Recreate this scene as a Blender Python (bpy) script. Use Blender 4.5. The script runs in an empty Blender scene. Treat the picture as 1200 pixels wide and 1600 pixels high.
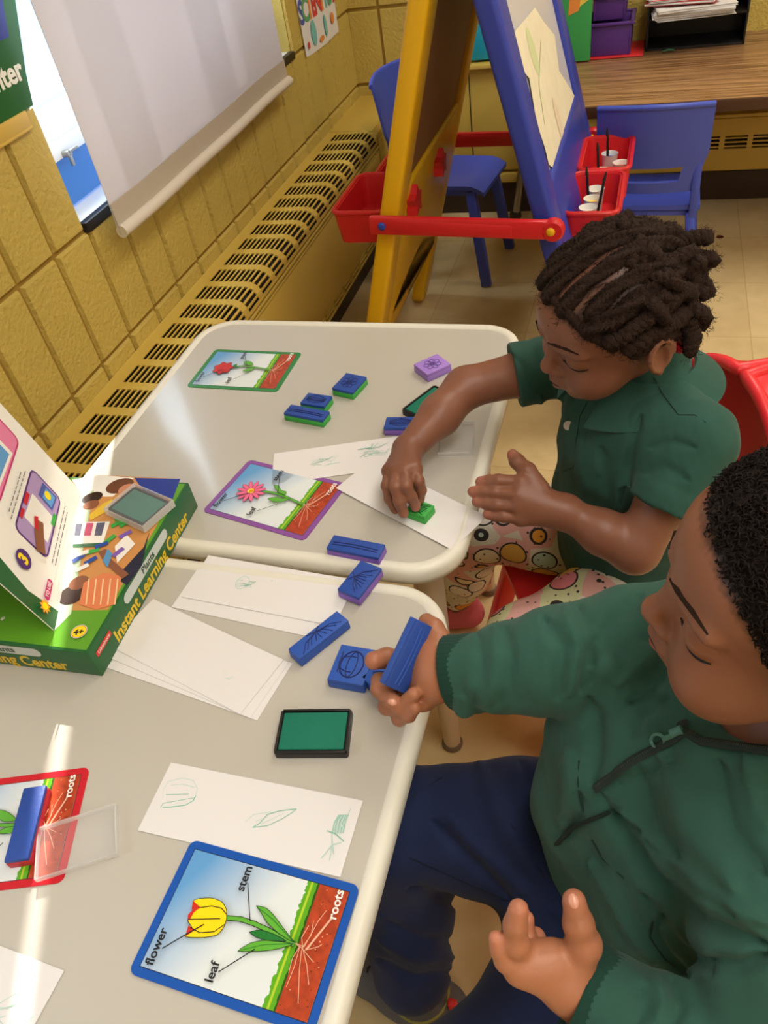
import bpy, bmesh, math, random
import numpy as np
from mathutils import Matrix, Vector, Euler, noise
from mathutils.bvhtree import BVHTree

# ---------------------------------------------------------------- camera, world, light, exposure
SC = bpy.context.scene
F_PX = 1213.3948
CAM = np.array([.9039, -2.5807, 1.231])
CAM_ROT = [math.radians(a) for a in (46.7838, 7.8856, 15.5239)]
cd = bpy.data.cameras.new('camera'); camera = bpy.data.objects.new('camera', cd)
SC.collection.objects.link(camera); SC.camera = camera
camera.location = CAM; camera.rotation_euler = CAM_ROT
cd.sensor_fit = 'HORIZONTAL'; cd.sensor_width = 36; cd.lens = F_PX / 1200 * 36; cd.clip_start = .02
SC.view_settings.view_transform = 'Standard'; SC.view_settings.look = 'None'
SC.view_settings.gamma = 1; SC.view_settings.use_curve_mapping = False
SC.view_settings.exposure = 0.08

def s2l(c):
    c = c / 255.0
    return c / 12.92 if c <= .04045 else ((c + .055) / 1.055) ** 2.4
def rgb(r, g, b): return (s2l(r), s2l(g), s2l(b), 1)

w = bpy.data.worlds.new('sky'); SC.world = w; w.use_nodes = True
nt = w.node_tree; bg = nt.nodes['Background']
tc = nt.nodes.new('ShaderNodeTexCoord'); sp = nt.nodes.new('ShaderNodeSeparateXYZ'); cr = nt.nodes.new('ShaderNodeValToRGB')
nt.links.new(tc.outputs['Generated'], sp.inputs[0]); nt.links.new(sp.outputs['Z'], cr.inputs[0]); nt.links.new(cr.outputs[0], bg.inputs[0])
cr.color_ramp.elements[0].color = (.060, .095, .135, 1); cr.color_ramp.elements[0].position = .47
cr.color_ramp.elements[1].color = (.72, .86, 1, 1); cr.color_ramp.elements[1].position = .60
bg.inputs[1].default_value = 15

def area(name, loc, rot, sx, sy, power, col):
    l = bpy.data.lights.new(name, 'AREA'); l.shape = 'RECTANGLE'; l.size = sx; l.size_y = sy; l.energy = power; l.color = col
    o = bpy.data.objects.new(name, l); SC.collection.objects.link(o); o.location = loc; o.rotation_euler = rot
    return o
CEIL = 2.35
sl = bpy.data.lights.new('sun', 'SUN'); sl.energy = 11; sl.angle = math.radians(.6); sl.color = (1, .95, .86)
sun = bpy.data.objects.new('sun', sl); SC.collection.objects.link(sun)
SUN_DIR = Vector((.43, -.905, -.62)); sun.rotation_euler = SUN_DIR.to_track_quat('-Z', 'Y').to_euler()
WARM = (1, .94, .85)
for lx, ly in ((1.3, -.6), (1.3, -2.5), (3.2, -.6), (3.2, -2.5), (2.2, -4.3)):
    area('ceiling_lamp', (lx, ly, CEIL - .03), (0, 0, 0), .6, 1.2, 19, WARM)

def ray(x, y):
    q = np.array([(x - 600) / F_PX, -(y - 800) / F_PX, -1.0])
    return np.array(Euler(CAM_ROT).to_matrix()) @ q
def at(x, y, D): return CAM + ray(x, y) * D
def on(x, y, ax, v):
    d = ray(x, y); return CAM + d * ((v - CAM[ax]) / d[ax])
def zp(x, y, z): return on(x, y, 2, z)

# ---------------------------------------------------------------- materials
MATS = {}
def mat(name, col, rough=.5, metal=0, bump=0, bscale=60, var=0, vscale=8, spec=.5, coat=0, trans=0, alpha=1, emis=None, sheen=0, subs=0, ior=1.45, stretch=(1, 1, 1)):
    if name in MATS: return MATS[name]
    m = bpy.data.materials.new(name); m.use_nodes = True; n = m.node_tree.nodes; L = m.node_tree.links
    b = n['Principled BSDF']; c = rgb(*col)
    b.inputs['Base Color'].default_value = c; b.inputs['Roughness'].default_value = rough; b.inputs['Metallic'].default_value = metal
    b.inputs['Specular IOR Level'].default_value = spec; b.inputs['Coat Weight'].default_value = coat; b.inputs['IOR'].default_value = ior
    b.inputs['Transmission Weight'].default_value = trans; b.inputs['Alpha'].default_value = alpha
    if sheen: b.inputs['Sheen Weight'].default_value = sheen; b.inputs['Sheen Roughness'].default_value = .5
    if subs: b.inputs['Subsurface Weight'].default_value = subs; b.inputs['Subsurface Scale'].default_value = .01
    if emis: b.inputs['Emission Color'].default_value = c; b.inputs['Emission Strength'].default_value = emis
    if bump or var:
        t = n.new('ShaderNodeTexCoord'); mp = n.new('ShaderNodeMapping'); L.new(t.outputs['Object'], mp.inputs[0]); mp.inputs['Scale'].default_value = stretch
    if bump:
        no = n.new('ShaderNodeTexNoise'); no.inputs['Scale'].default_value = bscale; no.inputs['Detail'].default_value = 5; L.new(mp.outputs[0], no.inputs[0])
        bp = n.new('ShaderNodeBump'); bp.inputs['Strength'].default_value = bump; bp.inputs['Distance'].default_value = .004
        L.new(no.outputs[0], bp.inputs['Height']); L.new(bp.outputs[0], b.inputs['Normal'])
    if var:
        n2 = n.new('ShaderNodeTexNoise'); n2.inputs['Scale'].default_value = vscale; n2.inputs['Detail'].default_value = 4; L.new(mp.outputs[0], n2.inputs[0])
        r = n.new('ShaderNodeValToRGB'); L.new(n2.outputs[0], r.inputs[0])
        r.color_ramp.elements[0].position = .3; r.color_ramp.elements[1].position = .7
        r.color_ramp.elements[0].color = tuple(x * (1 - var) for x in c[:3]) + (1,); r.color_ramp.elements[1].color = tuple(min(1, x * (1 + var)) for x in c[:3]) + (1,)
        L.new(r.outputs[0], b.inputs['Base Color'])
    MATS[name] = m
    return m

# ---------------------------------------------------------------- mesh builder
def smooth_mesh(me, ang=40):
    for p in me.polygons: p.use_smooth = True
    me.set_sharp_from_angle(angle=math.radians(ang))

def tag(o, label=None, cat=None, group=None, kind=None):
    if label: o['label'] = label
    if cat: o['category'] = cat
    if group: o['group'] = group
    if kind: o['kind'] = kind
    return o
def thing(name, label, cat, loc=(0, 0, 0), rz=0, group=None):
    o = bpy.data.objects.new(name, None); SC.collection.objects.link(o); o.empty_display_size = .02
    o.location = loc; o.rotation_euler = (0, 0, rz)
    return tag(o, label, cat, group)

class MB:
    def __init__(s): s.v = []; s.f = []; s.m = []; s.mats = []; s.M = Matrix.Identity(4)
    def mi(s, m):
        if m not in s.mats: s.mats.append(m)
        return s.mats.index(m)
    def add(s, vs, fs, m):
        b = len(s.v); k = s.mi(m)
        s.v += [s.M @ Vector(v) for v in vs]; s.f += [tuple(i + b for i in f) for f in fs]; s.m += [k] * len(fs)
    def box(s, c, d, m, rot=None, bev=0, seg=2):
        bm = bmesh.new(); bmesh.ops.create_cube(bm, size=1)
        bmesh.ops.scale(bm, vec=d, verts=bm.verts)
        if bev: bmesh.ops.bevel(bm, geom=bm.edges[:], offset=bev, segments=seg, profile=.5, affect='EDGES')
        T = Matrix.Translation(Vector(c)) @ (rot.to_4x4() if rot is not None else Matrix.Identity(4))
        bm.verts.index_update()
        s.add([T @ v.co for v in bm.verts], [[v.index for v in f.verts] for f in bm.faces], m); bm.free()
    def beam(s, p, q, wd, th, m, side=(0, 1, 0), bev=.004):
        p, q = Vector(p), Vector(q); z = (q - p).normalized(); y = Vector(side); x = y.cross(z).normalized(); y = z.cross(x)
        R = Matrix((x, y, z)).transposed()
        s.box((p + q) / 2, (th, wd, (q - p).length), m, R, bev)
    def tube(s, pts, r, m, n=10, caps=True, flat=1):
        pts = [Vector(p) for p in pts]; k = len(pts)
        rs = r if hasattr(r, '__len__') else [r] * k
        t0 = (pts[1] - pts[0]).normalized(); u = t0.orthogonal().normalized(); vs = []; fs = []
        for i, p in enumerate(pts):
            t = (pts[min(i + 1, k - 1)] - pts[max(i - 1, 0)])
            t = t.normalized() if t.length > 1e-9 else t0
            u = (u - t * u.dot(t)); u = u.normalized() if u.length > 1e-6 else t.orthogonal().normalized()
            b = t.cross(u)
            for j in range(n):
                a = 2 * math.pi * j / n
                vs.append(p + (u * math.cos(a) + b * math.sin(a) * flat) * rs[i])
        for i in range(k - 1):
            for j in range(n):
                a, b2 = i * n + j, i * n + (j + 1) % n
                fs.append((a, b2, b2 + n, a + n))
        if caps: fs.append(tuple(range(n))[::-1]); fs.append(tuple((k - 1) * n + j for j in range(n)))
        s.add(vs, fs, m)
    def ball(s, c, r, m, n=12):
        r3 = r if hasattr(r, '__len__') else (r, r, r)
        vs = [Vector(c) + Vector((0, 0, -r3[2]))]; fs = []; k = n // 2
        for i in range(1, k):
            ph = math.pi * i / k
            for j in range(n):
                a = 2 * math.pi * j / n
                vs.append(Vector(c) + Vector((r3[0] * math.sin(ph) * math.cos(a), r3[1] * math.sin(ph) * math.sin(a), -r3[2] * math.cos(ph))))
        vs.append(Vector(c) + Vector((0, 0, r3[2])))
        for j in range(n): fs.append((0, 1 + (j + 1) % n, 1 + j))
        for i in range(k - 2):
            for j in range(n):
                a = 1 + i * n + j; b = 1 + i * n + (j + 1) % n
                fs.append((a, b, b + n, a + n))
        L = len(vs) - 1
        for j in range(n): fs.append((L, 1 + (k - 2) * n + j, 1 + (k - 2) * n + (j + 1) % n))
        s.add(vs, fs, m)
    def prism(s, poly, z0, z1, m, top=None):
        n = len(poly); vs = [(x, y, z0) for x, y in poly] + [(x, y, z1) for x, y in poly]
        s.add(vs, [tuple(range(n))[::-1]] + [(i, (i + 1) % n, n + (i + 1) % n, n + i) for i in range(n)], m)
        s.add([(x, y, z1) for x, y in poly], [tuple(range(n))], top or m)
    def lathe(s, prof, m, c=(0, 0, 0), n=20):
        vs = []; fs = []; k = len(prof); c = Vector(c)
        for r, z in prof:
            for j in range(n):
                a = 2 * math.pi * j / n; vs.append(c + Vector((r * math.cos(a), r * math.sin(a), z)))
        for i in range(k - 1):
            for j in range(n):
                a = i * n + j; b = i * n + (j + 1) % n; fs.append((a, b, b + n, a + n))
        s.add(vs, fs, m)
    def grid(s, fn, nu, nv, th, m, skip=None):
        """surface fn(u,v)->(point,normal); thickness th; skip(u,v) leaves holes"""
        P = {}; vs = []
        for side in (0, 1):
            for i in range(nu + 1):
                for j in range(nv + 1):
                    p, nn = fn(i / nu, j / nv); P[side, i, j] = len(vs); vs.append(Vector(p) + Vector(nn) * (th / 2 if side else -th / 2))
        fs = []; keep = {(i, j) for i in range(nu) for j in range(nv) if not (skip and skip((i + .5) / nu, (j + .5) / nv))}
        for i, j in keep:
            a = [(i, j), (i + 1, j), (i + 1, j + 1), (i, j + 1)]
            fs.append(tuple(P[1, x, y] for x, y in a)); fs.append(tuple(P[0, x, y] for x, y in a[::-1]))
            for (di, dj), (e0, e1) in {(0, -1): (0, 1), (1, 0): (1, 2), (0, 1): (2, 3), (-1, 0): (3, 0)}.items():
                if (i + di, j + dj) not in keep:
                    A, B = a[e0], a[e1]; fs.append((P[0, A[0], A[1]], P[0, B[0], B[1]], P[1, B[0], B[1]], P[1, A[0], A[1]]))
        s.add(vs, fs, m)
    def build(s, name, parent=None, smooth=True, ang=40, off=None, **kw):
        me = bpy.data.meshes.new(name)
        o3 = Vector(off) if off is not None else Vector((0, 0, 0))
        me.from_pydata([v - o3 for v in s.v], [], s.f)
        for m in s.mats: me.materials.append(m)
        me.polygons.foreach_set('material_index', s.m); me.validate(); me.update()
        if smooth: smooth_mesh(me, ang)
        o = bpy.data.objects.new(name, me); SC.collection.objects.link(o)
        if parent is not None: o.parent = parent
        return tag(o, **kw)

_txt = {}
def text_mesh(body, bold=.02):
    k = (body, bold)
    if k not in _txt:
        c = bpy.data.curves.new('t', 'FONT'); c.body = body; c.size = 1; c.offset = bold; c.align_x = 'CENTER'; c.align_y = 'CENTER'; c.resolution_u = 3
        o = bpy.data.objects.new('t', c); SC.collection.objects.link(o)
        dg = bpy.context.evaluated_depsgraph_get(); e = o.evaluated_get(dg); me = e.to_mesh()
        _txt[k] = ([v.co.copy() for v in me.vertices], [tuple(p.vertices) for p in me.polygons]); e.to_mesh_clear()
        bpy.data.objects.remove(o); bpy.data.curves.remove(c)
    return _txt[k]

class Art:
    """flat printed layers on a plane: O origin, U, V unit axes, N normal"""
    def __init__(s, O, U, V, mb=None, dz=.00012, z0=.0001):
        s.O, s.U, s.V = Vector(O), Vector(U).normalized(), Vector(V).normalized(); s.N = s.U.cross(s.V); s.mb = mb or MB(); s.z = z0; s.dz = dz
    def p(s, u, v): return s.O + s.U * u + s.V * v + s.N * s.z
    def poly(s, pts, m):
        s.z += s.dz
        pts = [tuple(p) for p in pts]
        ar = sum(pts[i][0] * pts[(i + 1) % len(pts)][1] - pts[(i + 1) % len(pts)][0] * pts[i][1] for i in range(len(pts)))
        if ar < 0: pts = pts[::-1]
        s.mb.add([s.p(u, v) for u, v in pts], [tuple(range(len(pts)))], m)
    def line(s, pts, w, m):
        s.z += s.dz * .5
        for (a, b), (c, d) in zip(pts, pts[1:]):
            dx, dy = c - a, d - b; L = math.hypot(dx, dy) or 1; nx, ny = -dy / L * w / 2, dx / L * w / 2; ex, ey = dx / L * w * .3, dy / L * w * .3
            s.mb.add([s.p(a - nx - ex, b - ny - ey), s.p(c - nx + ex, d - ny + ey), s.p(c + nx + ex, d + ny + ey), s.p(a + nx - ex, b + ny - ey)], [(0, 1, 2, 3)], m)
            s.z += s.dz * .1
    def ell(s, u, v, a, b, m, ang=0, n=20):
        ca, sa = math.cos(ang), math.sin(ang)
        s.poly([(u + a * math.cos(t) * ca - b * math.sin(t) * sa, v + a * math.cos(t) * sa + b * math.sin(t) * ca) for t in [2 * math.pi * i / n for i in range(n)]], m)
    def text(s, body, u, v, size, ang, m, bold=.02, sx=1):
        s.z += s.dz; vs, fs = text_mesh(body, bold); ca, sa = math.cos(ang), math.sin(ang)
        s.mb.add([s.p(u + (p.x * sx * ca - p.y * sa) * size, v + (p.x * sx * sa + p.y * ca) * size) for p in vs], fs, m)

def rrect(x0, x1, y0, y1, r, n=6):
    out = []
    for cx, cy, a0 in ((x1 - r, y1 - r, 0), (x0 + r, y1 - r, 90), (x0 + r, y0 + r, 180), (x1 - r, y0 + r, 270)):
        for i in range(n + 1):
            a = math.radians(a0 + 90 * i / n); out.append((cx + r * math.cos(a), cy + r * math.sin(a)))
    return out

# ---------------------------------------------------------------- setting
XW, YW = -.133, .379; BS, BH = .114, .2331; ZH = .4479      # block face pitch, course height, one course line
XR, YN = 4.4, -5.4
m_wall = mat('yellow_painted_block', (194, 170, 86), .55, bump=.9, bscale=110, var=.06, vscale=5, stretch=(1, 1, 1))
m_joint = mat('yellow_mortar', (150, 120, 48), .6, bump=.3, bscale=120)
m_plainwall = mat('cream_wall', (214, 196, 150), .7, var=.03)

def block_wall(mb, u0, u1, z0, z1, P, hole=None, depth=.0075):
    """scored block faces; P(u, z, d) gives the point at depth d in front of the joint plane"""
    rows = range(int(math.floor((z0 - ZH) / BH)), int(math.ceil((z1 - ZH) / BH)))
    cols = range(int(math.floor(u0 / BS)), int(math.ceil(u1 / BS)))
    g, h = .0042, .0078; rnd = random.Random(3)
    def cell(a, b, c, d):
        if b - a < .01 or d - c < .01: return
        vs = [P(a, c, 0), P(b, c, 0), P(b, d, 0), P(a, d, 0)]
        A, B, Cc, D = a + g, b - g, c + g, d - g; vs += [P(A, Cc, 0), P(B, Cc, 0), P(B, D, 0), P(A, D, 0)]
        A, B, Cc, D = a + h, b - h, c + h, d - h; k = depth + rnd.uniform(-.0008, .0008)
        vs += [P(A, Cc, k), P(B, Cc, k), P(B, D, k), P(A, D, k)]
        mb.add(vs, [(0, 1, 5, 4), (1, 2, 6, 5), (2, 3, 7, 6), (3, 0, 4, 7)], m_joint)
        mb.add(vs, [(4, 5, 9, 8), (5, 6, 10, 9), (6, 7, 11, 10), (7, 4, 8, 11), (8, 9, 10, 11)], m_wall)
    for i in cols:
        for j in rows:
            a, b = max(u0, i * BS), min(u1, (i + 1) * BS); c, d = max(z0, ZH + j * BH), min(z1, ZH + (j + 1) * BH)
            parts = [(a, b, c, d)]
            for (ha, hb, hc, hd) in hole or []:
                q = []
                for (a1, b1, c1, d1) in parts:
                    if b1 <= ha or a1 >= hb or d1 <= hc or c1 >= hd: q.append((a1, b1, c1, d1)); continue
                    if a1 < ha: q.append((a1, ha, c1, d1))
                    if b1 > hb: q.append((hb, b1, c1, d1))
                    a2, b2 = max(a1, ha), min(b1, hb)
                    if c1 < hc: q.append((a2, b2, c1, hc))
                    if d1 > hd: q.append((a2, b2, hd, d1))
                parts = q
            for q in parts: cell(*q)

# u runs from the corner towards the camera (u = YW - y)
WZ0, WZ1 = .681, 1.75
WIN = [(YW + .167, YW + 1.339), (YW + 2.20, YW + 3.25)]
holes = [(a, b, WZ0, WZ1) for a, b in WIN]
mb = MB(); block_wall(mb, 0.0, YW - YN, 0, CEIL, lambda u, z, d: (XW + d, YW - u + .0093 * 0, z), holes)
for a, b in WIN:                       # the masonry reveals of the openings
    for y in (YW - a, YW - b):
        mb.add([(XW, y, WZ0), (XW - .15, y, WZ0), (XW - .15, y, WZ1), (XW, y, WZ1)], [(0, 1, 2, 3)], m_wall)
    mb.add([(XW, YW - a, WZ1), (XW - .15, YW - a, WZ1), (XW - .15, YW - b, WZ1), (XW, YW - b, WZ1)], [(0, 1, 2, 3)], m_wall)
wl = mb.build('wall_left', kind='structure', ang=20)
mb = MB(); block_wall(mb, -.0, XR - XW, 0, CEIL, lambda u, z, d: (XW + u, YW - d, z)); mb.build('wall_back', kind='structure', ang=20)
mb = MB(); mb.box(((XW + XR) / 2, YN - .03, CEIL / 2), (XR - XW, .05, CEIL), m_plainwall); mb.build('wall_front', kind='structure')
mb = MB(); mb.box((XR + .03, (YW + YN) / 2, CEIL / 2), (.05, YW - YN, CEIL), m_plainwall); mb.build('wall_right', kind='structure')
mb = MB(); mb.box(((XW + XR) / 2, (YW + YN) / 2, CEIL + .04), (XR - XW + .3, YW - YN + .3, .05), mat('ceiling_white', (232, 228, 214), .8)); mb.build('ceiling', kind='structure')

# floor: 12 inch vinyl tiles
mf = mat('vinyl_tile', (222, 198, 146), .26, spec=.5); n = mf.node_tree.nodes; L = mf.node_tree.links; b = n['Principled BSDF']
t = n.new('ShaderNodeTexCoord'); mp = n.new('ShaderNodeMapping'); L.new(t.outputs['Object'], mp.inputs[0])
mp.inputs['Location'].default_value = (-1.2128 + .3048 * 8, .5526 + .3048 * 24, 0)
bk = n.new('ShaderNodeTexBrick'); L.new(mp.outputs[0], bk.inputs[0]); bk.offset = 0; bk.inputs['Scale'].default_value = 1 / .3048
bk.inputs['Brick Width'].default_value = 1; bk.inputs['Row Height'].default_value = 1; bk.inputs['Mortar Size'].default_value = .0055; bk.inputs['Mortar Smooth'].default_value = .4
bk.inputs['Color1'].default_value = rgb(222, 198, 148); bk.inputs['Color2'].default_value = rgb(216, 191, 141); bk.inputs['Mortar'].default_value = rgb(198, 172, 126)
n2 = n.new('ShaderNodeTexNoise'); n2.inputs['Scale'].default_value = 14; n2.inputs['Detail'].default_value = 7; L.new(t.outputs['Object'], n2.inputs[0])
mx = n.new('ShaderNodeMix'); mx.data_type = 'RGBA'; mx.blend_type = 'MULTIPLY'; mx.inputs[0].default_value = .35
rr = n.new('ShaderNodeValToRGB'); rr.color_ramp.elements[0].position = .32; rr.color_ramp.elements[1].position = .62; rr.color_ramp.elements[0].color = (.72, .68, .6, 1)
L.new(n2.outputs[0], rr.inputs[0]); L.new(bk.outputs[0], mx.inputs[6]); L.new(rr.outputs[0], mx.inputs[7]); L.new(mx.outputs[2], b.inputs['Base Color'])
mb = MB(); mb.box(((XW + XR) / 2, (YW + YN) / 2, -.03), (XR - XW + .1, YW - YN + .1, .06), mf); mb.build('floor', kind='structure')
mb = MB(); mb.ball((on(1125, 370, 2, 0)[0], on(1125, 370, 2, 0)[1], .0), (.012, .012, .0012), mat('dark_red_smear', (96, 30, 20), .5), 14)
tag(mb.build('floor_stain'), 'small dark red spot on the floor beside the blue chair by the desk', 'stain')
m_base = mat('dark_vinyl_base', (58, 42, 32), .5)
mb = MB(); mb.box(((XW + XR) / 2, YW - .012, .05), (XR - XW, .014, .1), m_base, bev=.003); mb.build('baseboard_back', kind='structure')
mb = MB(); mb.box((-.005, (YW + YN) / 2, .045), (.02, YW - YN - .05, .09), m_base, bev=.003); mb.build('baseboard_left', kind='structure')

# ledge under the poster
m_ytrim = mat('yellow_gloss_trim', (206, 172, 74), .4)
mb = MB(); mb.box((XW + .0085, -1.374 - .4, .898), (.014, .8, .027), m_ytrim, bev=.003); mb.box((XW + .010, -1.374 - .4, .884), (.012, .8, .006), m_ytrim, bev=.002)
mb.build('trim_1', kind='structure')

# windows
m_frame = mat('white_window_frame', (236, 240, 244), .35); m_black = mat('black_plastic', (26, 26, 28), .4)
m_glass = mat('window_glass', (235, 242, 248), .03, alpha=.07, spec=.6)
m_metal = mat('brushed_metal', (176, 176, 172), .3, metal=1)
m_blueframe = mat('blue_film', (70, 130, 205), .35)
for k, (a, b_) in enumerate(WIN):
    y0, y1 = YW - b_, YW - a; ym = (y0 + y1) / 2; wd = y1 - y0; X = XW - .075
    root = thing('window_%d' % (k + 1), None, None, (XW, ym, WZ0)); root['kind'] = 'structure'
    mb = MB(); mb.box((X, ym, .802), (.05, wd, .028), m_frame, bev=.003); mb.box((X - .01, ym, .84), (.035, wd, .05), m_frame, bev=.004); mb.box((X - .015, ym, .895), (.02, wd, .03), m_frame, bev=.003)
    mb.box((X, ym, WZ1 - .02), (.05, wd, .05), m_frame, bev=.003)
    for y in (y0 + .02, y1 - .02): mb.box((X, y, (WZ0 + WZ1) / 2), (.05, .04, WZ1 - WZ0), m_frame, bev=.003)
    mb.box((X, y0 + .46, (WZ0 + WZ1) / 2), (.05, .05, WZ1 - WZ0), m_frame, bev=.003); mb.box((X, y1 - .3, (WZ0 + WZ1) / 2), (.05, .05, WZ1 - WZ0), m_frame, bev=.003)
    mb.build('window_frame', root, off=root.location)
    mb = MB(); mb.box((X, ym, .745), (.02, wd, .09), m_blueframe); mb.build('lower_panel', root, off=root.location)
    mb = MB(); mb.box((X - .02, ym, (.9 + WZ1) / 2), (.004, wd - .06, WZ1 - .92), m_glass); mb.build('pane', root, off=root.location)
    mb = MB(); mb.box((XW - .055, ym, WZ0 + .006), (.115, wd - .004, .016), m_frame, bev=.002); mb.build('window_sill', root, off=root.location)
    mb = MB(); mb.box((XW + .003, ym + .002, WZ0 + .005), (.018, wd, .02), m_black, bev=.002); mb.build('sill_nosing', root, off=root.location)
    mb = MB(); c = on(100, 240, 0, XW - .05) if k == 0 else np.array([XW - .05, y1 - .1, .835])
    mb.box((XW - .045, c[1], c[2]), (.02, .016, .012), m_metal, bev=.003); mb.box((XW - .035, c[1] + .012, c[2] + .004), (.006, .03, .006), m_metal, bev=.002); mb.box((XW - .035, c[1] - .004, c[2] - .012), (.006, .008, .02), m_metal, bev=.002)
    mb.build('latch', root, off=root.location)
    # sunlit masonry ledge outside, seen through the gap
    mb = MB(); mb.box((XW - .24, ym, .70), (.18, wd + .3, .04), mat('pale_outer_ledge', (226, 230, 236), .7)); mb.build('outer_ledge', root, off=root.location)

# roller blinds
m_blind = bpy.data.materials.new('blind_fabric'); m_blind.use_nodes = True; n = m_blind.node_tree.nodes; L = m_blind.node_tree.links
b = n['Principled BSDF']; b.inputs['Base Color'].default_value = rgb(222, 219, 222); b.inputs['Roughness'].default_value = .6
tr = n.new('ShaderNodeBsdfTranslucent'); tr.inputs[0].default_value = rgb(226, 224, 232); ms = n.new('ShaderNodeMixShader'); ms.inputs[0].default_value = .26
L.new(b.outputs[0], ms.inputs[1]); L.new(tr.outputs[0], ms.inputs[2]); L.new(ms.outputs[0], n['Material Output'].inputs[0])
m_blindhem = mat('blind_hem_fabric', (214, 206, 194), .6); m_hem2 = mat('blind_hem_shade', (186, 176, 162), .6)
def blind(y0, y1, zb, X, label, lean=0):
    root = thing('roller_blind', label, 'blind', (X, (y0 + y1) / 2, zb))
    def fn(u, v):
        y = y0 + (y1 - y0) * u; z = zb + .012 + (WZ1 + .05 - zb) * v
        x = X + .004 * math.sin(u * 5 + .6) * (1 - v) + .002 * math.sin(u * 13) + .0018 * math.sin(v * 9 + u * 4)
        return (x, y + lean * (1 - v), z), (1, 0, 0)
    mb = MB(); mb.grid(fn, 40, 30, .0012, m_blind); mb.build('blind_fabric', root, off=root.location)
    mb = MB()
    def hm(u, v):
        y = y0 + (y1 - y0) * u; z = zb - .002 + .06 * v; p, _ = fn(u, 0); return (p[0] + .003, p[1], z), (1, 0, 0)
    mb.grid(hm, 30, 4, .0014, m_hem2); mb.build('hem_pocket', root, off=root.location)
    mb = MB(); pts = [(fn(i / 20, 0)[0][0] + .006, y0 + (y1 - y0) * i / 20 + lean, zb + .004) for i in range(21)]
    mb.tube(pts, .0125, m_blindhem, 14); mb.build('hem_bar', root, off=root.location)
    mb = MB(); mb.tube([(X - .01, y0, WZ1 + .07), (X - .01, y1, WZ1 + .07)], .025, m_frame, 16)
    for y in (y0 - .008, y1 + .008): mb.box((X - .03, y, WZ1 + .07), (.08, .006, .07), m_metal)
    mb.build('roller', root, off=root.location)
blind(-1.300, -.335, .657, -.085, 'white roller blind pulled down over the window on the yellow wall')
blind(-2.80, -1.87, .70, -.085, 'second white roller blind over the window nearer the camera')

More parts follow.
